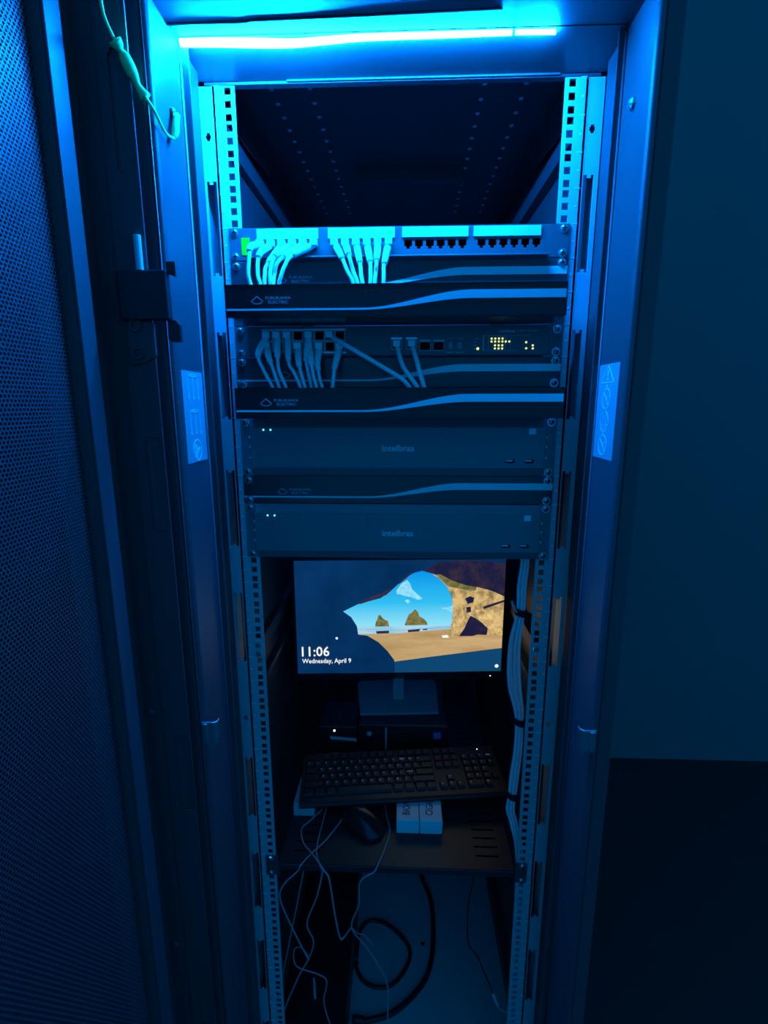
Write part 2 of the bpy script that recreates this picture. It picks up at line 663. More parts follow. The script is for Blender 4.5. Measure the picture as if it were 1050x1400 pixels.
# mounting rails with real square holes
for s in (-1, 1):
    root = part('mounting_rail', MB().box(min(s * 0.2545, s * 0.2505), max(s * 0.2545, s * 0.2505), 0.0, 0.045, ztop(42), Z0), M_RAIL, cab)
    xs = [s * 0.2226, s * (HX - 0.0046), s * (HX + 0.0046), s * 0.2535]
    flip = s < 0
    if flip:
        xs = xs[::-1]
    zs = [ztop(42)]
    hz = set()
    for u in range(41, -1, -1):
        for h in (2, 1, 0):
            z = zhole(u, h)
            hz.add(len(zs))
            zs += [z - 0.0046, z + 0.0046]
    zs.append(Z0)
    b = MB().grid(xs, zs, lambda i, j: not (i == 1 and j in hz), 0.0, 0.002)
    part('hole_strip', b, M_RAIL, root)
    # outer flange with long notched slots
    x_a, x_b = s * 0.2535, s * 0.2735
    fx = [s * 0.2535, s * 0.2553, s * 0.2588, s * 0.2603, s * 0.2653, s * 0.2668, s * 0.2693, s * 0.2735]
    if flip:
        fx = fx[::-1]
    slots = [(2.62, 5.42), (7.18, 10.05), (11.82, 14.62), (16.43, 19.22), (23.4, 26.2), (27.95, 30.8), (32.5, 35.3), (37.1, 39.9)]
    zz = [ztop(42)]
    code = [1]
    rows_ = [(ztop(c), ztop(a), 's') for a, c in slots] + [(z - 0.0052, z + 0.0052, 'h') for z in (1.919, 1.018)]
    for zb, zt, kd in sorted(rows_):
        if kd == 's':
            zz += [zb, zb + 0.004, zt - 0.004, zt]
            code += [2, 0, 2, 1]
        else:
            zz += [zb, zb + 0.0027, zt - 0.0027, zt]
            code += [3, 4, 3, 1]
    zz.append(Z0)
    # code: 1 metal, 0 open, 2 open except a centre tab, 3 and 4 the rows of a round hole
    b = MB().grid(fx, zz, lambda i, j: code[j] == 1 or i in (0, 6) or (code[j] == 2 and i == 3) or (code[j] == 3 and i != 3) or (code[j] == 4 and i not in (2, 3, 4)), 0.0005, 0.0025)
    part('slotted_flange', b, M_RAIL, root)
    b = MB().box(min(s * 0.2735, s * 0.2755), max(s * 0.2735, s * 0.2755), 0.0005, 0.045, ztop(42), Z0)
    part('rail_side', b, M_RAIL, root)
    b = MB()
    for u in range(0, 43):
        if u < 42:
            z = zhole(u, 1)
            b.box(min(s * 0.2455, s * 0.2485), max(s * 0.2455, s * 0.2485), -0.0004, 0.0, z - 0.0012, z + 0.0012)
        z = ztop(u)
        b.box(min(s * 0.2435, s * 0.2515), max(s * 0.2435, s * 0.2515), -0.0004, 0.0, z - 0.0006, z + 0.0006)
    part('unit_marks', b, M_STRIPE, root, kind='stuff')
# caps over four used holes on the left rail (clips)
for u, h in ((18, 1), (18, 2)):
    b = MB().box(-HX - 0.004, -HX + 0.004, -0.003, 0.006, zhole(u, h) - 0.004, zhole(u, h) + 0.004)
    part('cage_nut', b, M_STEEL, cab, 0.001)
b = MB().box(HX - 0.004, HX + 0.004, -0.001, 0.006, zhole(18, 1) - 0.004, zhole(18, 1) + 0.004)
part('cage_nut', b, M_STEEL, cab, 0.001)

# jamb bolts
for x, d in ((XL, 1), (XR, -1)):
    b = MB().dome((x, -0.1150, 1.8906), (d, 0, 0), 0.0075, 0.006, 14, 3)
    part('jamb_bolt', b, M_STEEL if d < 0 else M_PLASTIC, cab)

# door catches on the jamb edges
for x0, d in ((XL, 1), (XR, -1)):
    b = MB()
    prof = [(0, -0.1675), (0.018, -0.1675), (0.022, -0.1636), (0.022, -0.1558), (0.019, -0.1558), (0.019, -0.1626), (0.016, -0.1646), (0, -0.1646)]
    b.prism([(x0 + d * (u - 0.004), v) for u, v in prof], 1.0901, 1.1241, 'xy')
    b.box(min(x0 - d * 0.002, x0 + d * 0.004), max(x0 - d * 0.002, x0 + d * 0.004), -0.1695, -0.1646, 1.0920, 1.1222)
    part('door_catch', b, M_STEEL, cab, 0.001)

# ---- stickers
b = MB().box(XL, XL + 0.0006, -0.1500, -0.0843, 1.4811, 1.5978)
st = part('safety_sticker', b, M_STICKER, cab)
b = MB()
xa, xb = XL + 0.0006, XL + 0.001
for zc in (1.5784, 1.5336):
    for yy in (-0.1325, -0.1169, -0.1014):
        b.line((yy, zc - 0.013), (yy, zc + 0.013), 0.0016, xa, xb, 'yz')
        b.prism([(yy - 0.003, zc - 0.013), (yy + 0.003, zc - 0.013), (yy, zc - 0.018)], xa, xb, 'yz')
    b.line((-0.1325, zc + 0.013), (-0.1169, zc + 0.016), 0.0014, xa, xb, 'yz')
    b.line((-0.1169, zc + 0.016), (-0.1014, zc + 0.013), 0.0014, xa, xb, 'yz')
    b.line((-0.1325, zc + 0.013), (-0.1014, zc + 0.013), 0.0014, xa, xb, 'yz')
b.ring((-0.1169, 1.4967), 0.0135, 0.0018, xa, xb, 'yz')
b.ring((-0.1218, 1.5001), 0.0022, 0.004, xa, xb, 'yz', 10)
b.prism([(-0.1267, 1.4860), (-0.1189, 1.4860), (-0.1179, 1.4957), (-0.1257, 1.4976)], xa, xb, 'yz')
b.prism([(-0.1179, 1.4918), (-0.1082, 1.4967), (-0.1101, 1.5006), (-0.1179, 1.4976)], xa, xb, 'yz')
part('pictograms', b, M_STICKPRINT, st)

b = MB().box(XR - 0.0006, XR, -0.1461, -0.0795, 1.4860, 1.6051)
st = part('warning_sticker', b, M_STICKER, cab)
b = MB()
xa, xb = XR - 0.001, XR - 0.0006
yc = -0.1121
tri = [(yc - 0.021, 1.5823), (yc + 0.021, 1.5823), (yc, 1.6027)]
for i in range(3):
    b.line(tri[i], tri[(i + 1) % 3], 0.0016, xa, xb, 'yz')
b.prism([(yc - 0.0022, 1.5969), (yc + 0.0022, 1.5969), (yc + 0.001, 1.5891), (yc - 0.001, 1.5891)], xa, xb, 'yz')
b.ring((yc, 1.5860), 0.0009, 0.0016, xa, xb, 'yz', 8)
for zc, sl in ((1.5620, 1), (1.5332, 0), (1.5035, 1)):
    b.ring((yc, zc), 0.0128, 0.0016, xa, xb, 'yz')
    if sl:
        b.line((yc + 0.0095, zc + 0.0085), (yc - 0.0095, zc - 0.0085), 0.0016, xa, xb, 'yz')
        b.line((yc - 0.004, zc + 0.002), (yc - 0.004, zc - 0.007), 0.0012, xa, xb, 'yz')
        b.line((yc - 0.004, zc + 0.003), (yc - 0.009, zc + 0.004), 0.0012, xa, xb, 'yz')
    else:
        for dy in (-0.005, -0.001, 0.004):
            b.line((yc + dy, zc - 0.010), (yc + dy, zc + 0.010), 0.0009, xa, xb, 'yz')
        b.prism([(yc - 0.009, zc - 0.004), (yc - 0.005, zc - 0.007), (yc - 0.006, zc - 0.002)], xa, xb, 'yz')
for zc in (1.5779, 1.5477, 1.5186):
    b.prism([(yc - 0.0022, zc + 0.002), (yc + 0.0022, zc + 0.002), (yc + 0.0022, zc - 0.0015), (yc, zc - 0.003), (yc - 0.0022, zc - 0.0015)], xa, xb, 'yz')
part('pictograms', b, M_STICKPRINT, st)

# ---- the open front door
door = part('door', MB().box(-0.3616, -0.2945, -0.1811, -0.1640, 0.04, 2.0462), M_FRAME, cab, 0.002, label='open black perforated door')
zs = [0.05]
code = [1]
for zc in (0.4122, 0.6602, 1.0555, 1.4587, 1.8595):
    zs += [zc - 0.059, zc - 0.055, zc + 0.055, zc + 0.059]
    code += [2, 0, 2, 1]
zs.append(2.0414)
xs = [-0.3129, -0.3008, -0.2979, -0.2823, -0.2794, -0.2779]
b = MB().grid(xs, zs, lambda i, j: code[j] == 1 or i in (0, 4) or (code[j] == 2 and i in (1, 3)), -0.1840, -0.1821)
part('slotted_stile', b, M_FRAME, door)
part('slot_backing', MB().box(-0.3050, -0.2800, -0.1808, -0.1802, 0.05, 2.04), M_FRAME, door)  # added plate behind the stile slots to keep them dark
b = MB().box(-0.3246, -0.3212, -0.2508, -0.2245, 0.05, 2.0365)
part('stiffener', b, M_FRAME, door, 0.001)
b = MB().box(-0.3616, -0.3392, -0.2570, -0.1811, 0.05, 2.0365)
b.box(-0.3392, -0.3246, -0.2508, -0.2470, 0.05, 2.0365)
part('stiffener_web', b, M_FRAME, door)
b = MB().box(-0.3377, -0.3368, -0.76, -0.2490, 0.06, 2.0268)
part('perforated_panel', b, M_PERF, door)
b = MB().tube([(-0.2701, -0.1642, 0.05), (-0.2701, -0.1642, 2.0462)], 0.0008, 6, seg=1)
part('edge_seal', b, M_FRAME, cab)
for z in (1.1469, 0.7539):
    b = MB().dome((-0.331, -0.1810, z), (0, -1, 0), 0.006, 0.003, 10, 2)
    part('rivet', b, M_FRAME, door)

# hinge joining door and post
hg = part('hinge', MB().box(-0.3095, -0.2531, -0.1947, -0.1839, 1.6494, 1.7019), M_PLASTIC, cab, 0.002)
part('hinge_pin', MB().cyl((-0.2833, -0.1908, 1.7019), (0, 0, 1), 0.004, 0.036, 12), M_PALE, hg)
part('hinge_lug', MB().prism([(-0.2546, 1.7111), (-0.2444, 1.7111), (-0.2444, 1.6951), (-0.2546, 1.6990)], -0.1889, -0.1831, 'xz'), M_PLASTIC, hg)
part('hinge_lug', MB().prism([(-0.2585, 1.6494), (-0.2487, 1.6494), (-0.2444, 1.6445), (-0.2444, 1.6260), (-0.2546, 1.6260), (-0.2585, 1.6280)], -0.1889, -0.1831, 'xz'), M_PLASTIC, hg)
part('hinge_leaf', MB().prism([(-0.3071, 1.6494), (-0.2779, 1.6494), (-0.2750, 1.6445), (-0.2750, 1.6105), (-0.2886, 1.6037), (-0.3071, 1.6007)], -0.1879, -0.1840, 'xz'), M_FRAME, hg, 0.001)
part('hinge_edge', MB().box(-0.3098, -0.3088, -0.1955, -0.1945, 1.6504, 1.7000), M_PLASTIC, hg)
part('hinge_edge', MB().box(-0.2551, -0.2531, -0.1962, -0.1947, 1.6504, 1.7000), M_PLASTIC, hg)
for z in (1.6443, 1.6139):
    b = MB().ring((-0.2949, z), 0.0058, 0.0022, -0.1918, -0.1879, 'xz', 18)
    b.cyl((-0.2949, -0.1879, z), (0, -1, 0), 0.005, 0.001, 14)
    part('hinge_bolt', b, M_FRAME, hg)

# ------------------------------------------------------------------ LED tapes
t = thing('led_tape', 'glowing cyan LED tape drooping along the underside of the cabinet header', 'LED strip', (0, -0.0848, ZH))
P = [(-0.2599, -0.0848, 1.9806), (-0.2124, -0.0848, 1.9796), (-0.1602, -0.0848, 1.9777), (-0.1244, -0.0848, 1.9767), (-0.0824, -0.0848, 1.9786), (-0.0371, -0.0848, 1.9806), (0.0489, -0.0848, 1.9811), (0.1345, -0.0848, 1.9816)]
part('light_band', MB().tube(P, [0.0044, 0.0048, 0.005, 0.0044, 0.004, 0.0036, 0.0034, 0.003], 8), E_LEDTOP, t)
part('light_band', MB().tube([(0.1384, -0.0848, 1.9816), (0.1608, -0.0848, 1.9812), (0.1851, -0.0848, 1.9808)], 0.0026, 8), E_LEDTOP, t)
part('backing', MB().box(-0.2605, 0.265, -0.0893, -0.0803, ZH - 0.0008, ZH), M_FRAME, t)

# ------------------------------------------------------------------ rack equipment helpers
sc = MB()
sc.cyl((0, 0, 0), (0, -1, 0), 0.0062, 0.0008, 16)
sc.dome((0, -0.0008, 0), (0, -1, 0), 0.0047, 0.0028, 14, 3)
sc.box(-0.003, 0.003, -0.0039, -0.003, -0.0006, 0.0006, 1)
sc.box(-0.0006, 0.0006, -0.0039, -0.003, -0.003, 0.003, 1)
SCREW = sc.mesh('screw', [M_STEEL, M_HOLE])


def screws(parent, holes, y=-0.0025):
    for u, h in holes:
        for s in (-1, 1):
            piece('screw', SCREW, parent, (s * HX, y, zhole(u, h)))


def smooth(t):
    t = max(0.0, min(1.0, t))
    return t * t * (3 - 2 * t)


def wave(parent, zb, y, xl, xr, m):
    lo, hi = [], []
    for k in range(41):
        x = xl + (xr - xl) * k / 40
        q = smooth((x + 0.045) / 0.145)
        lo.append((x, zb + 0.0093 + (0.0228 - 0.0093) * q))
        hi.append((x, zb + 0.0117 + (0.0333 - 0.0117) * q))
    part('wave_stripe', MB().strip(lo, hi, y - 0.0004, y, 'xz'), m, parent)


def maker_mark(parent, x, y, z, m, k=1.0):
    b = MB()
    w, h = 0.0078 * k, 0.0046 * k
    pts = [(x - w, z - 0.35 * h), (x, z + h), (x + w, z - 0.35 * h), (x + 0.45 * w, z - h), (x - 0.45 * w, z - h)]
    for i in range(5):
        b.line(pts[i], pts[(i + 1) % 5], 0.0011 * k, y - 0.0003, y, 'xz')
    text_on(b, 'FURUKAWA', (x + 0.0285 * k, y - 0.0003, z + 0.0026 * k), width=0.034 * k, height=0.0036 * k, bold=0.01)
    text_on(b, 'ELECTRIC', (x + 0.0285 * k, y - 0.0003, z - 0.0026 * k), width=0.027 * k, height=0.0036 * k, bold=0.01)
    part('maker_mark', b, m, parent)


def guide_panel(u, label):
    zb = ztop(u + 1) + 0.0004
    t = thing('guide_panel', label, 'rack panel', (0, 0, zb), 'one-unit panels with a wave stripe')
    b = MB().box(-0.2413, 0.2413, -0.0025, 0.0, zb, zb + U - 0.0008)
    b.box(-0.218, 0.218, 0.0, 0.02, zb, zb + 0.002)
    b.box(-0.218, 0.218, 0.0, 0.02, zb + U - 0.0028, zb + U - 0.0008)
    part('face', b, M_GUIDE, t, 0.0012)
    for s in (-1, 1):
        part('ear', MB().box(min(s * 0.2413, s * 0.2225), max(s * 0.2413, s * 0.2225), -0.0027, -0.0025, zb + 0.001, zb + U - 0.002), M_GUIDE, t)
    wave(t, zb, -0.0028, -0.2405, 0.2405, M_STRIPE)
    maker_mark(t, -0.180 if u == 12 else -0.168, -0.0025, zb + 0.0195, M_PRINT)
    screws(t, [(u, 0), (u, 2)])
    return t


def organizer(u, xc, label):
    zb = ztop(u + 1) + 0.0006
    t = thing('cable_organizer', label, 'cable organizer', (0, 0, zb), 'cable organizers with gloss covers')
    b = MB().box(-0.2413, 0.2413, -0.0022, 0.0, zb, zb + 0.043)
    part('back_plate', b, M_PANEL, t, 0.0008)
    b = MB().box(-0.222, 0.222, -0.066, -0.0022, zb + 0.0005, zb + 0.0025)
    part('tray', b, M_GUIDE, t)
    for s in (-1, 1):
        part('end_plate', MB().box(min(s * 0.2225, s * 0.2205), max(s * 0.2225, s * 0.2205), -0.066, -0.0022, zb + 0.0025, zb + 0.036), M_GUIDE, t)
    for k in range(9):
        x = -0.17 + k * 0.0425
        part('finger', MB().box(x - 0.003, x + 0.003, -0.06, -0.058, zb + 0.0025, zb + 0.03), M_GUIDE, t)
    w0, w1 = xc - 0.2258, xc + 0.2258
    b = MB()
    b.prism([(-0.0725, zb + 0.001), (-0.0725, zb + 0.0415), (-0.060, zb + 0.0415), (-0.060, zb + 0.0395), (-0.0703, zb + 0.0395),
             (-0.0703, zb + 0.003), (-0.060, zb + 0.003), (-0.060, zb + 0.001)], w0, w1, 'yz')
    cv = part('cover', b, M_COVER, t, 0.0008, label='gloss black front cover')
    b = MB()
    for zz_, in ((zb + 0.0417,), (zb + 0.0008,)):
        b.box(w0, w1, -0.0728, -0.0715, zz_ - 0.0004, zz_ + 0.0004)
    for xx in (w0, w1):
        b.box(xx - 0.0004, xx + 0.0004, -0.0728, -0.0715, zb + 0.0008, zb + 0.0417)
    part('cover_edge', b, M_COVER, cv)
    wave(cv, zb, -0.0725, w0 + 0.001, w1 - 0.001, M_STRIPE)
    maker_mark(cv, w0 + 0.043, -0.0725, zb + 0.0225, M_PRINT)
    screws(t, [(u, 1)])
    return t


# ------------------------------------------------------------------ patch panel (unit 4)
zb = ztop(5) + 0.0004
t = thing('patch_bay', 'twenty-four port patch panel with white label strips above dark sockets', 'patch panel', (0, 0, zb))
PORTX = []
for g, (a, c) in enumerate(((-0.2005, -0.1125), (-0.0985, -0.0035), (0.0068, 0.0998), (0.1072, 0.201))):
    n = 6
    p0 = {0: -0.195, 1: -0.089, 2: 0.0154, 3: 0.1189}[g]
    PORTX.append([p0 + k * 0.01535 for k in range(6)])
xs = [-0.2413]
port_cols = set()
for g in range(4):
    for x in PORTX[g]:
        port_cols.add(len(xs))
        xs += [x - 0.0056, x - 0.0026, x + 0.0026, x + 0.0056]
xs.append(0.2413)
pz = 1.7785
zs = [zb, pz - 0.0065, pz - 0.0032, pz + 0.0052, ztop(4) - 0.0004]


def pp_solid(i, j):
    for c in port_cols:
        if c <= i <= c + 2:
            if j == 2:
                return False
            if j == 1 and i == c + 1:
                return False
    return True


b = MB().grid(xs, zs, pp_solid, -0.0022, 0.0)
part('face', b, M_PANEL, t)
for s in (-1, 1):
    part('ear', MB().box(min(s * 0.2413, s * 0.212), max(s * 0.2413, s * 0.212), -0.0026, -0.0022, zb + 0.001, zb + 0.042), M_PANEL, t)
b = MB().prism([(-0.0022, zb + 0.001), (-0.013, zb + 0.001), (-0.013, zb + 0.0035), (-0.0022, zb + 0.0045)], -0.212, 0.212, 'yz')
part('bottom_lip', b, M_PANEL, t, 0.0008)
pm = MB()
pm.box(-0.0056, 0.0056, 0.010, 0.011, -0.0066, 0.0054)
pm.box(-0.0066, -0.0056, 0.0, 0.011, -0.0066, 0.0054)
pm.box(0.0056, 0.0066, 0.0, 0.011, -0.0066, 0.0054)
pm.box(-0.0066, 0.0066, 0.0, 0.011, 0.0054, 0.0064)
pm.box(-0.0066, 0.0066, 0.0, 0.011, -0.0076, -0.0066)
PORT = pm.mesh('port', [M_HOLE])
for g in range(4):
    for x in PORTX[g]:
        piece('port', PORT, t, (x, 0.0002, pz))
for a, c in ((-0.2005, -0.1125), (-0.0985, -0.0035), (0.0068, 0.0998), (0.1072, 0.201)):
    b = MB().box(a, c, -0.0042, -0.0022, 1.7868, 1.8)
    b.box(a + 0.016, a + 0.0165, -0.0044, -0.0042, 1.788, 1.799)
    b.box(c - 0.0165, c - 0.016, -0.0044, -0.0042, 1.788, 1.799)
    part('label_strip', b, M_WHITE, t, 0.0006)
part('green_tag', MB().box(-0.2235, -0.2115, -0.0034, -0.0026, 1.766, 1.789), M_GREENTAG, t, label='small green sticker')
screws(t, [(4, 0), (4, 2)])

guide_panel(5, 'striped one-unit panel between the patch panel and the upper gloss-covered cable organizer')
organizer(6, -0.0032, 'upper cable organizer with gloss black cover below the patch panel')
guide_panel(8, 'striped one-unit panel directly below the network switch')
organizer(9, 0.0022, 'lower cable organizer with gloss black cover above the upper recorder')
guide_panel(12, 'striped one-unit panel between the two video recorders')

# ------------------------------------------------------------------ network switch (unit 7)
zb = ztop(8) + 0.0008
t = thing('network_switch', 'black network switch with two port blocks and yellow-green indicator lights', 'network switch', (0, 0, zb))
b = MB().box(-0.2413, 0.2413, -0.002, 0.0, zb, zb + 0.043)
part('mounting_plate', b, M_SWITCH, t, 0.0008)
part('chassis', MB().box(-0.2185, 0.2185, 0.001, 0.25, zb + 0.001, zb + 0.042), M_SWITCH, t)
# solid face; openings of the two double-row port blocks are painted dark plates
b = MB().box(-0.2205, 0.2205, -0.006, -0.002, zb + 0.0005, zb + 0.0425)
part('face', b, M_SWITCH, t, 0.001)
b = MB()
for x in (-0.2165, 0.2165):
    b.box(x - 0.0005, x + 0.0005, -0.0062, -0.006, zb + 0.002, zb + 0.041)
b.box(-0.2165, 0.2165, -0.0062, -0.006, zb + 0.0016, zb + 0.0026)
part('face_groove', b, M_SWITCH, t)
pb = MB()
pb.box(-0.0068, 0.0068, -0.0004, 0.0, -0.006, 0.006, 1)
for x0, x1, z0, z1 in ((-0.0075, 0.0075, 0.006, 0.0075), (-0.0075, 0.0075, -0.0075, -0.006), (-0.0075, -0.0064, -0.006, 0.006), (0.0064, 0.0075, -0.006, 0.006)):
    pb.box(x0, x1, -0.0022, 0.0, z0, z1, 0)
SPORT = pb.mesh('port', [M_PALE, M_HOLE])
for blk in (-0.1685, -0.1063):
    for r in range(2):
        for c in range(4):
            piece('port', SPORT, t, (blk + (c - 1.5) * 0.0152, -0.006, 1.6545 - r * 0.0155))
    part('port_shield', MB().box(blk - 0.0312, blk + 0.0312, -0.0085, -0.006, 1.6622, 1.6638), M_STEEL, t)
    part('port_shield', MB().box(blk - 0.0312, blk + 0.0312, -0.0085, -0.006, 1.6296, 1.631), M_STEEL, t)
for x in (-0.0006, 0.0213):
    piece('port', SPORT, t, (x, -0.006, 1.6415))
    part('port_shield', MB().box(x - 0.0082, x + 0.0082, -0.0085, -0.006, 1.649, 1.651), M_STEEL, t)
for x in (0.0412, 0.0609):
    b = MB().box(x - 0.0075, x + 0.0075, -0.0064, -0.006, 1.6332, 1.6448, 1)
    b.box(x - 0.0082, x + 0.0082, -0.0075, -0.006, 1.6448, 1.648)
    b.box(x - 0.0082, x + 0.0082, -0.0072, -0.006, 1.6324, 1.6332)
    b.box(x - 0.0082, x - 0.0075, -0.0072, -0.006, 1.6332, 1.6448)
    b.box(x + 0.0075, x + 0.0082, -0.0072, -0.006, 1.6332, 1.6448)
    part('fibre_socket', b, [M_PALE, M_HOLE], t)
for x in (0.0785, 0.0918):
    b = MB()
    b.ring((x, 1.6425), 0.001, 0.002, -0.0064, -0.006, 'xz', 10)
    b.box(x - 0.0028, x - 0.0005, -0.0064, -0.006, 1.636, 1.641)
    b.box(x + 0.0005, x + 0.0028, -0.0064, -0.006, 1.636, 1.641)
    b.prism([(x - 0.0022, 1.636), (x - 0.0008, 1.636), (x - 0.0015, 1.634)], -0.0064, -0.006, 'xz')
    b.prism([(x + 0.0008, 1.636), (x + 0.0022, 1.636), (x + 0.0015, 1.634)], -0.0064, -0.006, 'xz')
    b.box(x - 0.006, x + 0.005, -0.0062, -0.006, 1.6295, 1.631)
    b.box(x - 0.004, x + 0.005, -0.0062, -0.006, 1.6485, 1.6495)
    part('port_print', b, M_PRINT, t)
b = MB()
text_on(b, 'intelbras', (0.160, -0.0063, 1.6596), width=0.022, height=0.0042, bold=0.012)
text_on(b, '| PoE Switch', (0.190, -0.0063, 1.6594), width=0.030, height=0.0028)
part('lettering', b, M_STRIPE, t)
b = MB()
b.box(0.1248, 0.1272, -0.0062, -0.006, 1.6318, 1.6535)
for x in (0.1335, 0.158, 0.1655):
    b.box(x - 0.0003, x + 0.0003, -0.0062, -0.006, 1.6318, 1.6535)
b.box(0.1272, 0.193, -0.0062, -0.006, 1.6528, 1.6535)
b.box(0.1272, 0.175, -0.0062, -0.006, 1.6318, 1.6324)
for k in range(4):
    b.box(0.1115 + 0.003 * (k == 0), 0.1165 + 0.003 * (k == 0), -0.0062, -0.006, 1.6342 + (3 - k) * 0.0047, 1.6355 + (3 - k) * 0.0047)
part('indicator_print', b, M_PRINT, t)
ld = MB().cyl((0, 0, 0), (0, -1, 0), 0.0013, 0.0008, 10)
LEDM = ld.mesh('indicator', [E_YELLOW])
spots = [(0.1378, 1.649), (0.143, 1.649), (0.1483, 1.649), (0.1535, 1.649),
         (0.1378, 1.6448), (0.143, 1.6448), (0.1483, 1.6448), (0.1535, 1.6448), (0.1583, 1.6448), (0.1634, 1.6448),
         (0.143, 1.6396), (0.1483, 1.6396), (0.1535, 1.6396), (0.143, 1.6352), (0.1483, 1.6352), (0.1535, 1.6352),
         (0.1878, 1.6436), (0.1883, 1.6352), (0.1975, 1.6392), (0.1978, 1.6350), (0.1182, 1.6350)]
for x, z in spots:
    o = piece('indicator', LEDM, t, (x, -0.006, z))
o.scale = (1.4, 1, 1.4)
screws(t, [(7, 0), (7, 2)], -0.002)


# ------------------------------------------------------------------ video recorders
def recorder(u, label):
    zb, zt = ztop(u + 2) + 0.0004, ztop(u) - 0.0004
    t = thing('video_recorder', label, 'video recorder', (0, 0, zb), 'two-unit video recorders')
    b = MB().box(-0.2413, 0.2413, -0.0025, 0.0, zb, zt)
    part('mounting_plate', b, M_NVR, t, 0.0008)
    part('chassis', MB().box(-0.2, 0.2, 0.0, 0.36, zb + 0.001, zt - 0.001), M_NVR, t, 0.001)
    b = MB()
    xa, xb = -0.2235, 0.2235
    prof = [(-0.0025, zt - 0.0005), (-0.010, zt - 0.013), (-0.011, zt - 0.0145), (-0.011, zb + 0.014), (-0.010, zb + 0.0125), (-0.0025, zb + 0.0005)]
    b.prism(prof, xa, xb, 'yz')
    part('bezel', b, M_NVR, t, 0.0006)
    b = MB()
    b.box(xa, xb, -0.0113, -0.0105, zt - 0.0142, zt - 0.0136)
    b.box(xa, xb, -0.0113, -0.0105, zb + 0.0134, zb + 0.014)
    part('bezel_edge', b, M_NVR, t)
    b = MB()
    zc = zb + 0.0434
    text_on(b, 'intelbras', (0.0022, -0.0114, zc), width=0.0485, height=0.0098, bold=0.02)
    part('lettering', b, M_STRIPE, t)
    zl = zt - 0.0172
    for k, x in enumerate((-0.203, -0.192, -0.180)):
        part('status_light', MB().cyl((x, -0.011, zl), (0, -1, 0), 0.0014 if k < 2 else 0.001, 0.0008, 10), E_CYAN if k < 2 else M_PRINT, t)
    part('power_button', MB().box(0.198, 0.2085, -0.0122, -0.011, zb + 0.064, zb + 0.0735), M_WHITE, t, 0.0008)
    for x in (0.1719, 0.2005):
        b = MB().box(x - 0.0068, x + 0.0068, -0.0114, -0.011, zb + 0.021, zb + 0.0265, 1)
        b.box(x - 0.0066, x + 0.0035, -0.0128, -0.0114, zb + 0.0238, zb + 0.0258, 0)
        part('usb_socket', b, [M_WHITE, M_HOLE], t)
    for x in (-0.2275, 0.2275):
        for h_ in (0.028, 0.0445, 0.059):
            part('ear_slot', MB().box(x - 0.0012, x + 0.0012, -0.0029, -0.0025, zb + h_ - 0.002, zb + h_ + 0.002), M_STRIPE, t)
    screws(t, [(u, 0), (u + 1, 2)])
    return t


recorder(10, 'upper video recorder directly below the lower gloss-covered cable organizer')
recorder(13, 'lower video recorder directly above the monitor')

# ------------------------------------------------------------------ patch cables
PATCH_A = [[(-195.0, -4, 1779), (-202, -30, 1770), (-202, -40, 1758), (-204, -44, 1732), (-202, -44, 1719), (-198, -44, 1700)],
           [(-179.65, -4, 1779), (-191, -30, 1760), (-192, -40, 1732), (-188, -44, 1718), (-187, -44, 1700)],
           [(-164.3, -4, 1779), (-181, -30, 1746), (-182, -40, 1732), (-182, -44, 1718), (-180, -44, 1700)],
           [(-148.95, -4, 1779), (-168, -30, 1758), (-174, -40, 1737), (-174, -44, 1718), (-173, -44, 1700)],
           [(-133.6, -4, 1779), (-162, -37, 1750), (-169, -40, 1729), (-169, -48, 1718), (-167, -48, 1700)],
           [(-118.25, -4, 1779), (-147, -30, 1756), (-154, -40, 1742), (-159, -44, 1728), (-162, -44, 1716), (-161, -44, 1700)]]
PATCH_B = [[(-89.0, -4, 1779), (-76, -30, 1754), (-68, -40, 1735), (-60, -44, 1719), (-57, -44, 1700)],
           [(-73.65, -4, 1779), (-66, -36, 1756), (-60, -40, 1735), (-54, -44, 1719), (-51, -44, 1700)],
           [(-58.3, -4, 1779), (-51, -30, 1745), (-49, -40, 1730), (-47, -44, 1719), (-45, -44, 1700)],
           [(-42.95, -4, 1779), (-37, -30, 1748), (-36, -40, 1732), (-36, -44, 1719), (-37, -44, 1700)],
           [(-27.6, -4, 1779), (-28, -37, 1746), (-29, -40, 1732), (-30, -44, 1719), (-30, -44, 1700)],
           [(-12.25, -4, 1779), (-18, -30, 1745), (-18, -40, 1732), (-18, -44, 1719), (-20, -44, 1700)]]
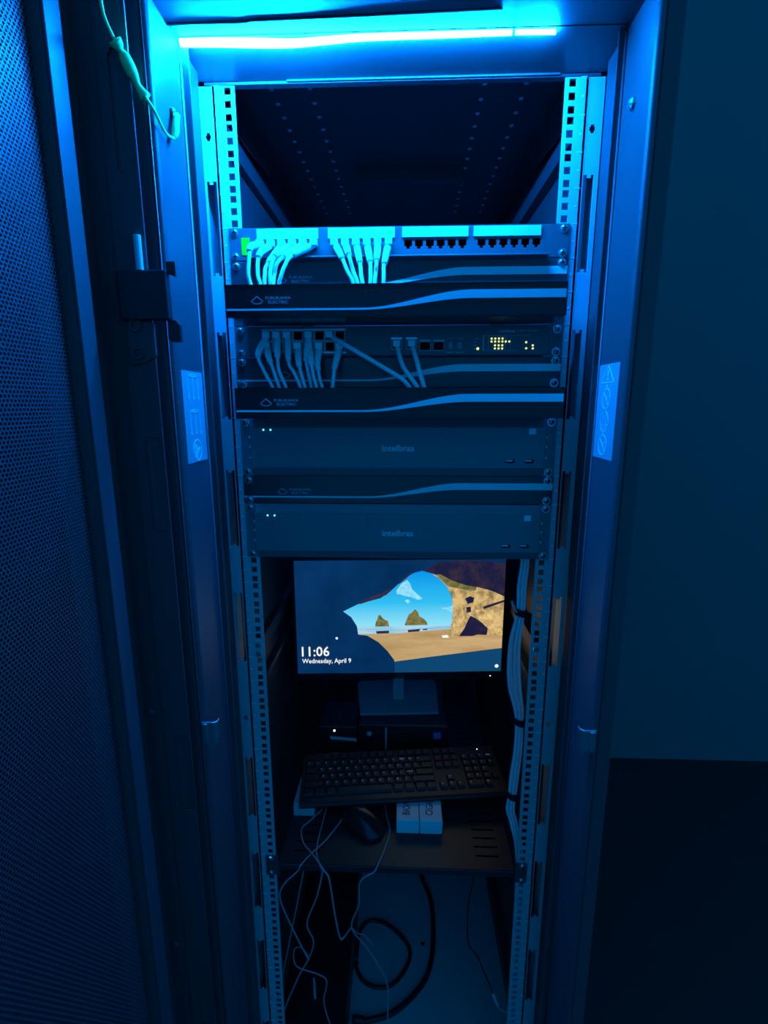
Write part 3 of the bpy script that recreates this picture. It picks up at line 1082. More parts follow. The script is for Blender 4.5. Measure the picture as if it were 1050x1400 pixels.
SWITCH = [[(-191.3, -4, 1654.5), (-200, -30, 1627), (-191, -40, 1605), (-178, -44, 1581), (-172, -44, 1563)],
           [(-191.3, -4, 1639), (-185, -30, 1624), (-176, -40, 1603), (-168, -46, 1581), (-162, -46, 1563)],
           [(-176.1, -4, 1654.5), (-172, -30, 1627), (-168, -40, 1603), (-159, -44, 1582), (-155, -44, 1563)],
           [(-160.9, -4, 1654.5), (-156, -30, 1615), (-147, -40, 1601), (-138, -44, 1581), (-134, -44, 1563)],
           [(-145.7, -4, 1639), (-141, -32, 1614), (-134, -41, 1590), (-131, -44, 1581), (-128, -44, 1563)],
           [(-129.1, -4, 1654.5), (-131, -26, 1620), (-128, -34, 1605), (-123, -38, 1581), (-121, -38, 1563)],
           [(-129.1, -4, 1639), (-123, -34, 1618), (-118, -44, 1595), (-114, -48, 1581), (-112, -48, 1563)],
           [(-113.9, -4, 1639), (-115, -26, 1614), (-110, -36, 1589), (-107, -40, 1581), (-105, -40, 1563)],
           [(-83.5, -4, 1639), (-89, -30, 1610), (-90, -40, 1594), (-91, -44, 1581), (-92, -44, 1563)],
           [(-98.7, -4, 1654.5), (-72, -30, 1638), (-23, -40, 1609), (8, -46, 1590), (19, -46, 1577), (25, -46, 1563)],
           [(-0.6, -4, 1641.5), (8, -30, 1611), (19, -40, 1594), (29, -44, 1580), (36, -44, 1563)],
           [(21.3, -4, 1641.5), (28, -30, 1619), (33, -40, 1599), (39, -44, 1580), (43, -44, 1563)]]


def patch_cable(pts, label, group, r=0.0027, boot=True, y0=-0.004):
    pts = [Vector(p) / 1000 for p in pts]
    e = pts[-1]          # the cord goes on into the organizer tray
    pts.append(Vector((e.x + 0.004, e.y + 0.006, (1.6695 if e.z > 1.6 else 1.5361) + 0.0056)))
    t = thing('patch_cable', label, 'cable', pts[0], group)
    part('cord', MB().tube(pts, r, 8), M_CABLE, t)
    if boot:
        c = catmull(pts, 10)
        L = 0
        seg = [c[0]]
        for a, d in zip(c, c[1:]):
            L += (d - a).length
            seg.append(d)
            if L > 0.040:
                break
        part('boot', MB().tube(seg, [0.0048, 0.0052, 0.0051, 0.0046, 0.0042], 8, seg=1), M_BOOT, t)
    # modular plug nose in the socket
    p = pts[0]
    part('plug', MB().box(p.x - 0.0052, p.x + 0.0052, p.y - 0.010, p.y, p.z - 0.004, p.z + 0.005), M_BOOT, t, 0.0008)
    return t


ORD = ['first', 'second', 'third', 'fourth', 'fifth', 'sixth', 'seventh', 'eighth']
for i, p in enumerate(PATCH_A):
    patch_cable(p, '%s white patch cable from the green sticker, under the first label strip' % ORD[i], 'patch cables on the patch panel')
for i, p in enumerate(PATCH_B):
    patch_cable(p, '%s white patch cable under the second label strip, counted from the green sticker side' % ORD[i], 'patch cables on the patch panel')
for i, p in enumerate(SWITCH[:8]):
    q = [(x, y - 4 if k == 0 else y, z) for k, (x, y, z) in enumerate(p)]
    patch_cable(q, '%s white patch cable of the bunched eight in the switch ports' % ORD[i], 'patch cables on the switch', r=0.0025)
for p, lab in zip(SWITCH[8:], ('short white patch cable hanging straight down from the last switch block port',
                               'white patch cable running diagonally across the switch face',
                               'white cable in the first of the two single switch ports',
                               'white cable in the second single switch port beside the empty fibre sockets')):
    q = [(x, y - 4 if k == 0 else y, z) for k, (x, y, z) in enumerate(p)]
    patch_cable(q, lab, 'patch cables on the switch', r=0.0034 if 'single' in lab or 'diag' in lab else 0.0026, boot='hanging' in lab)

# ------------------------------------------------------------------ vented shelf (unit 28)
SZ = 0.7165
t = thing('vented_shelf', 'black vented rack shelf carrying the monitor, keyboard and mouse', 'shelf', (0, 0.3, SZ - 0.012))
ys = [0.0]
slot_rows = set()
for k in range(30):
    y = 0.0265 + k * 0.0205
    slot_rows.add(len(ys))
    ys += [y, y + 0.0034]
ys.append(0.66)
xs = [-0.215, -0.195, -0.146, 0.152, 0.196, 0.217]
b = MB().grid(xs, ys, lambda i, j: not (i in (1, 3) and j in slot_rows), SZ - 0.0018, SZ, 'xy')
part('deck', b, M_SHELF, t)
b = MB().box(-0.2155, 0.2172, -0.003, 0.0, SZ - 0.013, SZ)
part('front_lip', b, M_SHELF, t, 0.0012)
b = MB()
for k in range(30):
    y = 0.0265 + k * 0.0205 + 0.0034
    for x0, x1 in ((-0.195, -0.146), (0.152, 0.196)):
        b.box(x0, x1, y, y + 0.0008, SZ - 0.0030, SZ)
part('slot_edges', b, M_SHELF, t, kind='stuff')
for s in (-1, 1):
    x0, x1 = (-0.2175, -0.215) if s < 0 else (0.217, 0.2195)
    part('side_flange', MB().box(x0, x1, 0.0, 0.66, SZ - 0.03, SZ), M_SHELF, t)
    x0, x1 = (-0.2413, -0.2175) if s < 0 else (0.2195, 0.2413)
    part('bracket', MB().box(x0, x1, -0.0025, 0.0, ztop(29) + 0.001, ztop(28) - 0.001), M_FRAME, t, 0.001)
screws(t, [(28, 0), (28, 2)])

# ------------------------------------------------------------------ desktop computer
t = thing('desktop_computer', 'black small-form desktop computer lying flat under the monitor stand', 'computer', (0.014, 0.45, SZ))
X0, X1, Y0, Y1, ZA, ZB = -0.095, 0.1225, 0.31, 0.60, SZ, 0.7975
part('case', MB().box(X0, X1, Y0, Y1, ZA, ZB), M_PLASTIC, t, 0.003)
part('trim_bar', MB().box(-0.0295, -0.0255, Y0 - 0.0012, Y0, ZA + 0.014, ZB - 0.008), M_PALE, t, label='pale vertical trim bar')
b = MB()
for i in range(8):
    for j in range(4):
        b.box(-0.018 + i * 0.006, -0.0145 + i * 0.006, Y0 - 0.0006, Y0, ZB - 0.018 - j * 0.009, ZB - 0.0155 - j * 0.009)
part('vent_grille', b, M_FRAME, t)
b = MB().box(0.086, 0.106, Y0 - 0.0006, Y0, 0.7605, 0.7815)
part('badge', b, mat('blue_badge', (0.03, 0.08, 0.5), 0.4), t)
b = MB()
for k in range(3):
    b.box(0.089 + k * 0.0055, 0.0925 + k * 0.0055, Y0 - 0.0009, Y0 - 0.0006, 0.764, 0.778)
part('badge_print', b, M_PRINT, t)
part('optical_drive', MB().box(0.012, 0.078, Y0 - 0.001, Y0, ZA + 0.012, ZA + 0.028), M_GLOSSPL, t, 0.0005)
part('power_button', MB().cyl((-0.068, Y0, 0.773), (0, -1, 0), 0.006, 0.0014, 16), M_PALE, t)
part('front_edge', MB().box(X0, X0 + 0.0012, Y0 - 0.0008, Y0, ZA + 0.006, ZB - 0.02), M_PLASTIC, t)

t = thing('adapter_box', 'small black box with white label and status light beside the desktop computer', 'electronic box', (-0.145, 0.36, SZ))
part('case', MB().box(-0.192, -0.0985, 0.312, 0.42, SZ, 0.789), M_PLASTIC, t, 0.003)
part('label_strip', MB().prism([(-0.1635, 0.7545), (-0.0995, 0.7495), (-0.0995, 0.757), (-0.1635, 0.762)], 0.3108, 0.312, 'xz'), M_WHITE, t)
part('status_light', MB().cyl((-0.1535, 0.312, 0.7775), (0, -1, 0), 0.0026, 0.001, 10), E_WHITE, t)
part('antenna', MB().cyl((-0.143, 0.345, 0.789), (0, 0, 1), 0.004, 0.017, 10), M_FRAME, t)

# ------------------------------------------------------------------ monitor
YAW = math.radians(3.6)
mon = thing('monitor', 'flat monitor showing a seaside lock screen, standing on the desktop computer', 'monitor', (0, 0, 0))
MC = Vector((0.0, 0.43, 0.7975))
LIFT = 0.010
part('stand_base', MB().prism([(-0.098, -0.078), (0.098, -0.078), (0.108, 0.06), (0.1, 0.075), (-0.1, 0.075), (-0.108, 0.06)], 0.0, 0.006, 'xy'), M_BASE, mon, 0.001)
part('base_front_edge', MB().box(-0.098, 0.098, -0.0792, -0.078, 0.0005, 0.0055), M_BASE, mon)
part('stand_neck', MB().prism([(-0.03, 0.006), (0.016, 0.006), (0.012, 0.25), (-0.012, 0.25)][:0] or [(-0.014, 0.006), (0.014, 0.006), (0.012, 0.24), (-0.012, 0.24)], -0.02, -0.006, 'xz'), M_BASE, mon)
zb_, zt_ = 0.0915 + LIFT, 0.392 + LIFT + 0.006
b = MB().box(-0.2535, 0.2535, -0.08, -0.052, zb_, zt_)
b.box(-0.16, 0.16, -0.052, -0.022, zb_ + 0.05, zt_ - 0.06)
case = part('case', b, M_PLASTIC, mon, 0.002)
b = MB()
W0, W1, H0, H1 = -0.2475, 0.2475, zb_ + 0.016, zt_ - 0.004
for x0, x1, z0, z1 in ((-0.2535, 0.2535, H1, zt_), (-0.2535, 0.2535, zb_, H0), (-0.2535, W0, H0, H1), (W1, 0.2535, H0, H1)):
    b.box(x0, x1, -0.0822, -0.08, z0, z1)
part('screen_bezel', b, M_GLOSSPL, mon)
# picture: flat shapes shown by the screen, in screen fractions (u right, v down)
SM = [emis('screen_dark_cave', (0.001, 0.022, 0.085), SCREEN, (0.002, 0.035, 0.13), 7),
      screen_sky(H1 - (340 - 50) / 486.0 * (H1 - H0), H1 - (100 - 50) / 486.0 * (H1 - H0)),
      emis('screen_sky_low', (0.06, 0.60, 0.90), SCREEN),
      emis('screen_cloud', (0.45, 0.82, 0.95), SCREEN, (0.12, 0.62, 0.92), 60),
      emis('screen_sea', (0.16, 0.50, 0.72), SCREEN, (0.55, 0.75, 0.85), 30, stretch=(0.25, 1, 3)),
      emis('screen_sand', (0.42, 0.26, 0.10), SCREEN, (0.62, 0.42, 0.20), 14, stretch=(0.3, 1, 2)),
      emis('screen_rock', (0.72, 0.50, 0.20), SCREEN, (0.10, 0.055, 0.03), 48, 0.57),
      emis('screen_shadow_rock', (0.02, 0.02, 0.05), SCREEN, (0.05, 0.03, 0.06), 26),
      emis('screen_island', (0.28, 0.22, 0.08), SCREEN, (0.08, 0.10, 0.02), 90),
      emis('screen_wet_sand', (0.004, 0.06, 0.16), SCREEN),
      emis('screen_white', (0.95, 0.97, 1.0), SCREEN),
      emis('screen_umber', (0.012, 0.012, 0.05), SCREEN, (0.05, 0.03, 0.04), 30, 0.6),
      emis('screen_sky_mid', (0.015, 0.46, 0.88), SCREEN),
      emis('screen_rock_light', (0.85, 0.62, 0.25), SCREEN, (0.30, 0.17, 0.06), 55, 0.55)]


def UV(x, y):
    u = (x - 58) / 914.0
    v = (y - 50) / 486.0
    return (W0 + u * (W1 - W0), H1 - v * (H1 - H0))


b = MB()
lay = [0]


def shape(pts, mi):
    lay[0] += 1
    y = -0.0802 - 0.00006 * lay[0]
    P_ = [UV(*p) for p in pts]
    b.add([(x, y, z) for x, z in P_], [tuple(range(len(P_)))], mi)


b.box(W0, W1, -0.0802, -0.08, H0, H1, 0)
shape([(265, 265), (330, 235), (430, 210), (480, 175), (530, 130), (575, 105), (610, 97), (650, 108), (690, 135), (720, 165), (740, 205), (748, 250), (745, 350), (320, 350), (325, 330), (300, 290)], 1)
shape([(498, 180), (520, 150), (545, 135), (560, 152), (565, 172), (590, 195), (613, 214), (596, 220), (560, 206), (535, 202), (515, 195), (500, 194)], 3)
shape([(535, 222), (548, 216), (560, 226), (548, 234)], 3)
shape([(695, 255), (725, 252), (746, 246), (746, 278), (725, 265)], 3)
shape([(325, 332), (748, 328), (750, 368), (326, 372)], 4)
shape([(330, 365), (500, 362), (748, 345), (975, 370), (975, 433), (800, 452), (640, 470), (490, 488), (300, 488)], 5)
shape([(405, 332), (408, 312), (415, 300), (418, 285), (428, 281), (436, 294), (448, 303), (462, 308), (467, 331)], 8)
shape([(408, 352), (466, 350), (466, 362), (412, 363)], 7)
shape([(535, 328), (545, 300), (552, 282), (568, 272), (580, 259), (592, 268), (600, 290), (620, 300), (632, 312), (637, 327)], 8)
shape([(548, 348), (605, 344), (600, 355), (552, 358)], 7)
shape([(615, 345), (637, 343), (635, 349), (617, 350)], 7)
shape([(650, 106), (665, 118), (700, 125), (740, 150), (800, 165), (860, 168), (920, 185), (972, 208), (975, 378), (905, 374), (860, 372), (780, 380), (735, 383), (728, 378), (738, 345), (748, 300), (746, 250), (742, 205), (720, 165), (690, 135)], 6)
shape([(330, 228), (400, 200), (450, 182), (475, 168), (478, 176), (455, 196), (425, 208), (340, 234)], 7)
shape([(500, 152), (535, 124), (560, 104), (566, 108), (535, 132), (512, 150)], 7)
shape([(668, 112), (690, 112), (735, 134), (800, 156), (850, 162), (845, 182), (800, 178), (745, 168), (715, 158), (690, 132)], 8)
shape([(760, 230), (790, 250), (800, 300), (770, 360), (756, 372), (750, 330), (758, 280)], 13)
shape([(846, 262), (900, 272), (930, 300), (968, 350), (968, 372), (920, 362), (895, 330), (866, 308)], 13)
shape([(700, 374), (726, 372), (733, 384), (706, 384)], 10)
shape([(778, 378), (800, 345), (815, 310), (825, 290), (850, 300), (880, 322), (905, 345), (902, 374), (860, 372), (840, 378)], 11)
shape([(800, 215), (820, 205), (840, 212), (835, 232), (812, 238)], 11)
shape([(805, 252), (826, 250), (828, 272), (810, 276)], 11)
shape([(880, 250), (972, 222), (972, 232), (900, 256), (884, 262)], 11)
shape([(612, 97), (680, 62), (760, 55), (880, 58), (972, 70), (972, 208), (920, 185), (860, 168), (800, 158), (740, 138), (690, 112), (650, 106)], 11)
shape([(975, 433), (800, 452), (640, 470), (490, 488), (300, 500), (300, 542), (972, 536)], 9)
shape([(265, 265), (300, 290), (325, 330), (330, 365), (370, 370), (420, 400), (460, 440), (490, 480), (492, 536), (250, 536), (230, 400), (240, 300)], 0)
lay[0] += 1
text_on(b, '11:06', (0, -0.0830, 0), width=0.066, height=0.0255, bold=0.012, mi=10)
n_t = len(text_mesh('11:06', 0.066, 0.0255)[0])
cx, cz = UV(140, 436)
b.v[-n_t:] = [(x + cx, y, z + cz) for x, y, z in b.v[-n_t:]]
cx, cz = UV(188, 481)
text_on(b, 'Wednesday, April 9', (cx, -0.0830, cz), width=0.118, height=0.0155, bold=0.012, mi=10)
for px_, py_, rr in ((952, 512, 0.0045), (235, 379, 0.003)):
    cx, cz = UV(px_, py_)
    b.cyl((cx, -0.0826, cz), (0, -1, 0), rr, 0.0003, 14, 10)
part('screen', b, SM, mon)
part('power_light', MB().cyl((0.222, -0.0822, zb_ + 0.004), (0, -1, 0), 0.0014, 0.0006, 8), E_WHITE, mon)
part('logo_plate', MB().box(-0.012, 0.012, -0.0826, -0.0822, zb_ - 0.0, zb_ + 0.008), M_FRAME, mon)
mon.location = MC
mon.rotation_euler = (0, 0, YAW)

# ------------------------------------------------------------------ small cartons and pale block under the keyboard
for i, (x0, x1, s_) in enumerate(((0.0012, 0.0462, 'BIONK'), (0.0475, 0.0925, 'CIGAM'))):
    t = thing('carton', ('small white carton with dark handwriting under the keyboard, on the mouse side' if i == 0 else
                         'small white carton with dark handwriting under the keyboard, farther from the mouse'), 'box', ((x0 + x1) / 2, 0.11, SZ), 'white cartons under the keyboard')
    part('body', MB().box(x0, x1, 0.0755, 0.19, SZ, 0.7478), M_CARTON, t, 0.0015)
    b = MB()
    text_on(b, s_, ((x0 + x1) / 2 - 0.002, 0.113, 0.7481), width=0.048, height=0.015, bold=0.01, frame='top', rot=math.radians(86))
    part('handwriting', b, M_INK, t)
    part('flap', MB().box(x0 + 0.001, x1 - 0.001, 0.0748, 0.0755, SZ + 0.003, 0.7455), M_CARTON, t)
t = thing('pale_block', 'thin pale plastic block under the corner of the keyboard', 'box', (-0.19, 0.15, SZ))
part('body', MB().box(-0.2135, -0.17, 0.112, 0.19, SZ, 0.738), M_PALE, t, 0.0015)
part('lid', MB().box(-0.2125, -0.171, 0.113, 0.189, 0.738, 0.7478), M_PALE, t, 0.001)

# ------------------------------------------------------------------ keyboard
kb = thing('keyboard', 'full-size black keyboard resting across the small cartons', 'keyboard', (0, 0, 0))
prof = [(-0.07, 0.0), (0.07, 0.0), (0.072, 0.003), (0.072, 0.02), (0.066, 0.021), (-0.066, 0.011), (-0.072, 0.008), (-0.072, 0.002)]
b = MB().prism(prof, -0.2185, 0.2185, 'yz')
part('case', b, M_PLASTIC, kb, 0.0015)
part('front_edge', MB().box(-0.2, 0.2, -0.0735, -0.0718, 0.004, 0.0085), M_GLOSSPL, kb, 0.0006)
PT = 0.0188
KM = {}
LG = {}


def key_mesh(w):
    if w not in KM:
        m_ = MB()
        hw, hd = w * PT / 2 - 0.0009, PT / 2 - 0.0009
        tw, td = hw - 0.0022, hd - 0.0022
        vs_ = [(-hw, -hd, 0), (hw, -hd, 0), (hw, hd, 0), (-hw, hd, 0), (-tw, -td, 0.006), (tw, -td, 0.006), (tw, td, 0.0065), (-tw, td, 0.0065)]
        m_.add(vs_, [(3, 2, 1, 0), (4, 5, 6, 7), (0, 1, 5, 4), (1, 2, 6, 5), (2, 3, 7, 6), (3, 0, 4, 7)])
        KM[w] = m_.mesh('key', [M_KEY])
    return KM[w]


def legend_mesh(ch):
    if ch not in LG:
        m_ = MB()
        text_on(m_, ch, (0, 0, 0), height=0.0048, bold=0.02, frame='top')
        LG[ch] = m_.mesh('legend', [M_STRIPE])
    return LG[ch]


rows = [
    [(1, ''), 'g1', (1, ''), (1, ''), (1, ''), (1, ''), 'g.5', (1, ''), (1, ''), (1, ''), (1, ''), 'g.5', (1, ''), (1, ''), (1, ''), (1, ''), 'g.25', (1, ''), (1, ''), (1, '')],
    [(1, "'")] + [(1, c) for c in '1234567890-='] + [(2, '<')] + ['g.25'] + [(1, '')] * 3 + ['g.25'] + [(1, c) for c in 'N/*-'],
    [(1.5, '')] + [(1, c) for c in 'QWERTYUIOP[]'] + [(1.5, '')] + ['g.25'] + [(1, '')] * 3 + ['g.25'] + [(1, c) for c in '789+'],
    [(1.75, '')] + [(1, c) for c in 'ASDFGHJKL;~'] + [(2.25, '')] + ['g3.5'] + [(1, c) for c in '456'],
    [(2.25, '')] + [(1, c) for c in 'ZXCVBNM,./'] + [(2.75, '')] + ['g1.25', (1, '^'), 'g1.25'] + [(1, c) for c in '123'] + [(1, '')],
    [(1.25, ''), (1.25, ''), (1.25, ''), (6.25, ''), (1.25, ''), (1.25, ''), (1.25, ''), (1.25, ''), 'g.25', (1, '<'), (1, 'v'), (1, '>'), 'g.25', (2, '0'), (1, '.')],
]
for r, row in enumerate(rows):
    x = -22.5 * PT / 2
    y = 0.0535 - r * PT - (0.002 if r else 0)
    z = 0.0155 + (y / 0.132) * 0.010
    for it in row:
        if isinstance(it, str):
            x += float(it[1:]) * PT
            continue
        w, ch = it
        k = piece('key', key_mesh(w), kb, (x + w * PT / 2, y, z), rot=(math.radians(4.3), 0, 0))
        if ch:
            lg = bpy.data.objects.new('legend', legend_mesh(ch))
            COL.objects.link(lg)
            lg.parent = k
            lg.location = (-w * PT / 2 + 0.0075, 0.0012, 0.0066)
        x += w * PT
for k in range(3):
    part('indicator', MB().cyl((0.150 + k * 0.016, 0.0585, 0.0195), (0, 0, 1), 0.0012, 0.0015, 8), E_WHITE if k == 2 else M_HOLE, kb)
kb.location = (0.0115, 0.1895, 0.7478)
kb.rotation_euler = (0, 0, math.radians(6.3))

# ------------------------------------------------------------------ mouse
ms = thing('computer_mouse', 'glossy black computer mouse in front of the keyboard', 'mouse', (0, 0, 0))


def mouse_point(u, a):
    """u 0..1 from front (buttons) to rear, a angle over the back"""
    y = 0.052 - 0.104 * u
    hw = 0.0305 * (max(0.0, 1 - abs(2 * u - 1.0) ** 3.2)) ** 0.5 * (0.86 + 0.14 * u)
    h = 0.036 * (max(0.0, math.sin(math.pi * (0.06 + 0.90 * u ** 0.8)))) ** 0.75
    h = max(h, 0.001)
    c, s = math.cos(a), math.sin(a)
    x = hw * (abs(c) ** 0.8) * (1 if c > 0 else -1)
    return (x, y, 0.002 + h * abs(s) ** 0.85)


def mouse_patch(u0, u1, a0, a1, nu, na, lift=0.0):
    m_ = MB()
    m_.smooth = True
    vs_ = []
    for i in range(nu + 1):
        for j in range(na + 1):
            p = mouse_point(u0 + (u1 - u0) * i / nu, a0 + (a1 - a0) * j / na)
            vs_.append((p[0] * (1 + lift * 6), p[1], p[2] + lift))
    fs = [(i * (na + 1) + j, i * (na + 1) + j + 1, (i + 1) * (na + 1) + j + 1, (i + 1) * (na + 1) + j) for i in range(nu) for j in range(na)]
    m_.add(vs_, fs)
    return m_


m_ = mouse_patch(0.0, 1.0, 0.0, math.pi, 24, 20)
n_a = 21
base_loop = [i * n_a for i in range(25)] + [i * n_a + 20 for i in range(24, -1, -1)]
m_.add([], [])
m_.f.append(tuple(base_loop))
m_.m.append(0)
part('shell', m_, M_GLOSSPL, ms)
for a0, a1 in ((0.5, 1.50), (1.64, 2.64)):
    p_ = part('button', mouse_patch(0.04, 0.44, a0, a1, 8, 6, 0.0006), M_GLOSSPL, ms)
part('scroll_wheel', MB().cyl((-0.003, 0.024, 0.0235), (1, 0, 0), 0.0075, 0.006, 16), M_PLASTIC, ms)
ms.location = (-0.068, 0.0935, SZ - 0.002)
ms.rotation_euler = (0, 0, math.radians(52))

# ------------------------------------------------------------------ cable bundle behind the right rail
BUN = [(224, 60, 1430), (220, 60, 1320), (221, 60, 1287), (218, 60, 1248), (218, 60, 1199), (211, 60, 1137), (214, 60, 1066), (224, 60, 1014), (227, 60, 985), (228, 60, 931), (224, 60, 868), (222, 60, 828), (220, 60, 796), (229, 60, 762)]
BUN = [Vector(p) / 1000 for p in BUN]
BUN = [Vector((0.0102 + (p.x - 0.0102) * 0.966, 0.031, 1.556 + (p.z - 1.556) * 0.966)) for p in BUN]
BUN += [Vector((0.236, 0.030, 0.70)), Vector((0.238, 0.030, 0.40)), Vector((0.236, 0.034, 0.062))]
offs = [(-0.0065, -0.004), (-0.0012, -0.007), (0.0045, -0.004), (-0.003, 0.0005), (0.003, 0.002)]
tight = [0.95, 0.95, 0.95, 0.95, 0.95, 1.5, 1.7, 1.2, 0.95, 1.0, 1.1, 0.95, 1.1, 0.95]
for i, (ox, oy) in enumerate(offs):
    pts = [p + Vector((ox * tight[min(k, 13)] + 0.0003 * math.sin(k * 1.7 + i), oy * tight[min(k, 13)], 0)) for k, p in enumerate(BUN)]
    solo('data_cable', MB().tube(pts, 0.0026, 8, seg=6), M_CABLE, 'one of the white data cables strapped in a bundle behind the latch-side rail', 'cable', pts[-1], 'bundled data cables')
for k, lab in ((4, 'black hook-and-loop strap tying the cable bundle highest, just below the recorders'), (8, 'black hook-and-loop strap tying the cable bundle beside the desktop computer'), (11, 'black hook-and-loop strap tying the cable bundle lowest, beside the keyboard')):
    p = BUN[k]
    b = MB()
    n = 18
    vs_ = []
    for j in range(n):
        th = 2 * math.pi * j / n
        for r_, dz in ((0.0105, -0.006), (0.0105, 0.006), (0.009, 0.006), (0.009, -0.006)):
            vs_.append((p.x + r_ * math.cos(th), p.y - 0.002 + r_ * math.sin(th), p.z + dz - 0.25 * r_ * math.cos(th)))
    fs = []
    for j in range(n):
        for q in range(4):
            fs.append((j * 4 + q, j * 4 + (q + 1) % 4, ((j + 1) % n) * 4 + (q + 1) % 4, ((j + 1) % n) * 4 + q))
    b.add(vs_, fs)
    b.prism([(p.x + 0.008, p.z - 0.006), (p.x + 0.017, p.z - 0.012), (p.x + 0.017, p.z - 0.001), (p.x + 0.008, p.z + 0.004)], p.y - 0.010, p.y - 0.0085, 'xz')
    strap = solo('cable_strap', b, M_VELCRO, lab, 'cable tie', p, 'straps on the cable bundle')
    if k == 4:
        bb = MB().tube([(-0.0165, -0.003, 0.020), (-0.0095, -0.0125, 0.002)], 0.0022, 6, seg=1)
        tail = bpy.data.objects.new('loose_end', bb.mesh('loose_end', [M_GREYCABLE]))
        COL.objects.link(tail)
        tail.parent = strap

# ------------------------------------------------------------------ loose cords
def cord(name, pts, r, m, label, group='loose cords hanging from the shelf'):
    P_ = [Vector(p) / 1000 for p in pts]
    return solo(name, MB().tube(P_, r, 8, seg=8), m, label, 'cable', P_[0], group)


cord('mouse_cord', [(-106, 122, 723), (-114, 96, 721), (-137, 49, 721), (-160, 18, 721), (-175, -6, 720), (-181, -9, 709), (-207, -14, 683), (-215, -12, 646), (-194, -4, 564), (-172, 4, 492), (-171, 12, 480)], 0.0014, M_CORD,
     'thin pale cord running from the mouse and looping outward toward the hinge-side rail')
cord('thin_cord', [(-148, 140, 718), (-150, 102, 718), (-152, 31, 718), (-140, -4, 718.5), (-135, -8, 708), (-146, -12, 657), (-168, -5, 586), (-159, 5, 531), (-171, 12, 480), (-196, 15, 423), (-233, 22, 310), (-237, 24, 200), (-236, 26, 53)], 0.0014, M_CORD,
     'wavy pale cord dropping from the shelf to the foot of the hinge-side rail')
cord('thin_cord', [(-156, 130, 718.5), (-177, 98, 718.5), (-190, 78, 718.5), (-180, 44, 719), (-160, 18, 724), (-146, 2, 723.5), (-137, -7, 720), (-131, -11, 714), (-121, -16, 700), (-113, -10, 612), (-106, 0, 548), (-99, 6, 543), (-90, 4, 560), (-84, 1, 572)], 0.0016, M_CORD,
     'pale cord dropping from the shelf and hooking up into a sharp bend')
cord('long_cord', [(-26, 165, 718), (-20, 118, 718), (-12, 79, 718), (-21, 36, 718), (-34, -5, 719), (-40, -10, 713), (-64, -16, 698), (-68, -10, 639), (-83, 0, 573), (-54, 30, 483), (-18, 50, 375), (-16, 60, 270), (-22, 64, 150), (-26, 72, 52)], 0.0014, M_CORD,
     'pale cord curving past the mouse over the shelf lip down to the base')
cord('fork_wire', [(-83, 0, 573), (-72, 12, 545), (-62, 22, 530), (-50, 30, 503), (-45, 36, 488)], 0.001, M_CORD, 'short pale wire end forking off the cord below the shelf')
cord('straight_cord', [(-186, 104, 714), (-189, 96, 640), (-193, 90, 600), (-247, 80, 330), (-258, 76, 250), (-258, 80, 162)], 0.0014, M_GREYCABLE, 'straight grey cord slanting down behind the wavy cords')
cord('hanging_cord', [(-171, 13, 482), (-188, 22, 492), (-204, 29, 476), (-201, 30, 434), (-157, 30, 415), (-140, 30, 397), (-147, 28, 343), (-131, 28, 265), (-134, 50, 190), (-140, 75, 162)], 0.0012, M_GREYCABLE, 'thin grey cord hanging in a bend above the black power unit')
t = thing('plug_cord', 'dark thin cord ending in a white plug beside the latch-side rail', 'cable', (0.169, 0.1, 0.69), 'loose cords hanging from the shelf')
P_ = [Vector(p) / 1000 for p in [(166, 100, 714), (163, 100, 591), (154, 100, 529), (156, 100, 424), (180, 100, 379), (215, 100, 284)]]
part('cord', MB().tube(P_, 0.0016, 8), M_BLACKCABLE, t)
part('plug', MB().tube([(0.215, 0.1, 0.284), (0.222, 0.1, 0.266), (0.230, 0.1, 0.246)], [0.003, 0.0042, 0.0036], 8, seg=3), M_WHITE, t)
part('tail', MB().tube([(0.230, 0.1, 0.246), (0.238, 0.1, 0.236), (0.248, 0.1, 0.231), (0.258, 0.1, 0.226), (0.266, 0.1, 0.206), (0.2695, 0.102, 0.191)], 0.0017, 8), M_CABLE, t)

# black power cord coiled on the base pan
t = thing('coiled_cable', 'thick black power cable coiled on the pale base of the cabinet', 'cable', (0.0, 0.35, 0.05))
inner = [(-110, 335, 57), (-108, 400, 57), (-82, 437, 57), (-27, 428, 57), (28, 378, 57), (36, 335, 57), (6, 284, 57), (-32, 262, 57), (-80, 271, 57), (-106, 302, 57), (-110, 325, 57)]
outer = [(40, 700, 58), (75, 594, 58), (105, 496, 58), (103, 377, 58), (85, 300, 58), (45, 246, 58), (-11, 204, 58), (-74, 186, 58), (-104, 186, 58)]
part('cord', MB().tube([Vector(p) / 1000 for p in inner], 0.0052, 10), M_BLACKCABLE, t)
part('cord', MB().tube([Vector(p) / 1000 for p in outer], 0.0068, 10), M_BLACKCABLE, t)
part('plug', MB().tube([(-0.076, 0.186, 0.059), (-0.09, 0.186, 0.060), (-0.107, 0.1865, 0.060)], [0.008, 0.0095, 0.0095], 10, seg=3), M_BLACKCABLE, t)

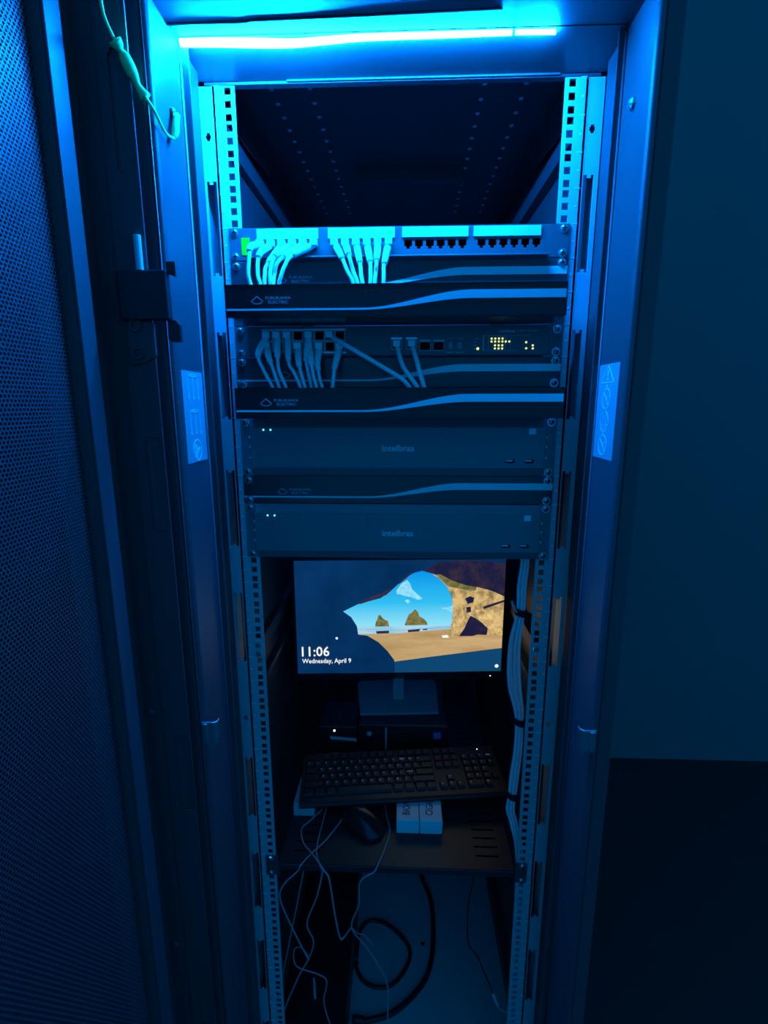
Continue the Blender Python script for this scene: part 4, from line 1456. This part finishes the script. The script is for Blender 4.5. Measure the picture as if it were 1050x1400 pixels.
# black power unit standing on the base
t = thing('power_unit', 'black box-shaped power unit standing on the cabinet base beside the coiled cord', 'power supply', (-0.19, 0.25, 0.05))
part('case', MB().box(-0.264, -0.1165, 0.055, 0.66, 0.05, 0.16), M_PLASTIC, t, 0.003)
part('label_strip', MB().prism([(-0.2065, 0.205), (-0.1955, 0.159), (-0.190, 0.159), (-0.2015, 0.205)], 0.16, 0.1608, 'xy'), M_WHITE, t)
part('front_vent', MB().box(-0.24, -0.13, 0.053, 0.055, 0.08, 0.14), M_HOLE, t)

# ------------------------------------------------------------------ grounding wire at the top hinge side
t = thing('grounding_wire', 'yellow-green grounding wire with taped splice tied to the bolt on the cabinet post', 'wire', (-0.2565, -0.1276, 1.8614))
W = [(-293.5, -236.8, 1983.0), (-287.6, -215.4, 1954.8), (-288.6, -205.7, 1933.4), (-284.7, -196.0, 1917.8), (-280.8, -186.2, 1908.1), (-276.9, -180.4, 1896.4), (-273.0, -176.5, 1885.7), (-262.0, -170.0, 1868.2), (-259.5, -150.0, 1855.6), (-257.5, -130.5, 1858.5), (-257.0, -126.7, 1868.2), (-258.0, -118.0, 1888.0)]
W = [Vector(p) / 1000 for p in W]
part('wire', MB().tube(W, 0.0016, 8, seg=8), M_EARTH, t)
part('splice_tape', MB().tube([W[3], W[3].lerp(W[4], 0.5), W[4], W[5], W[6], W[6].lerp(W[7], 0.45)], [0.0068, 0.006, 0.003, 0.0058, 0.0066, 0.0058, 0.0032, 0.0046, 0.0062], 10, seg=5), M_EARTH, t)
part('ring_lug', MB().tube([W[9], W[10], W[11]], [0.0025, 0.0045, 0.004], 8, seg=4), M_EARTH, t)

# ------------------------------------------------------------------ neighbouring cabinet seen through the door mesh
t = thing('neighbour_cabinet', 'dark cabinet behind the perforated door', 'cabinet', (-1.05, 0.45, 0))
part('body', MB().box(-1.35, -0.75, -0.18, 1.1, 0.06, 1.947), M_FRAME, t, 0.004)
part('plinth', MB().box(-1.33, -0.77, -0.15, 1.08, 0.0, 0.06), M_FRAME, t)
part('door', MB().box(-1.345, -0.755, -0.20, -0.18, 0.07, 1.94), M_FRAME, t, 0.003)
part('handle', MB().box(-0.80, -0.78, -0.225, -0.20, 1.0, 1.16), M_PLASTIC, t, 0.003)
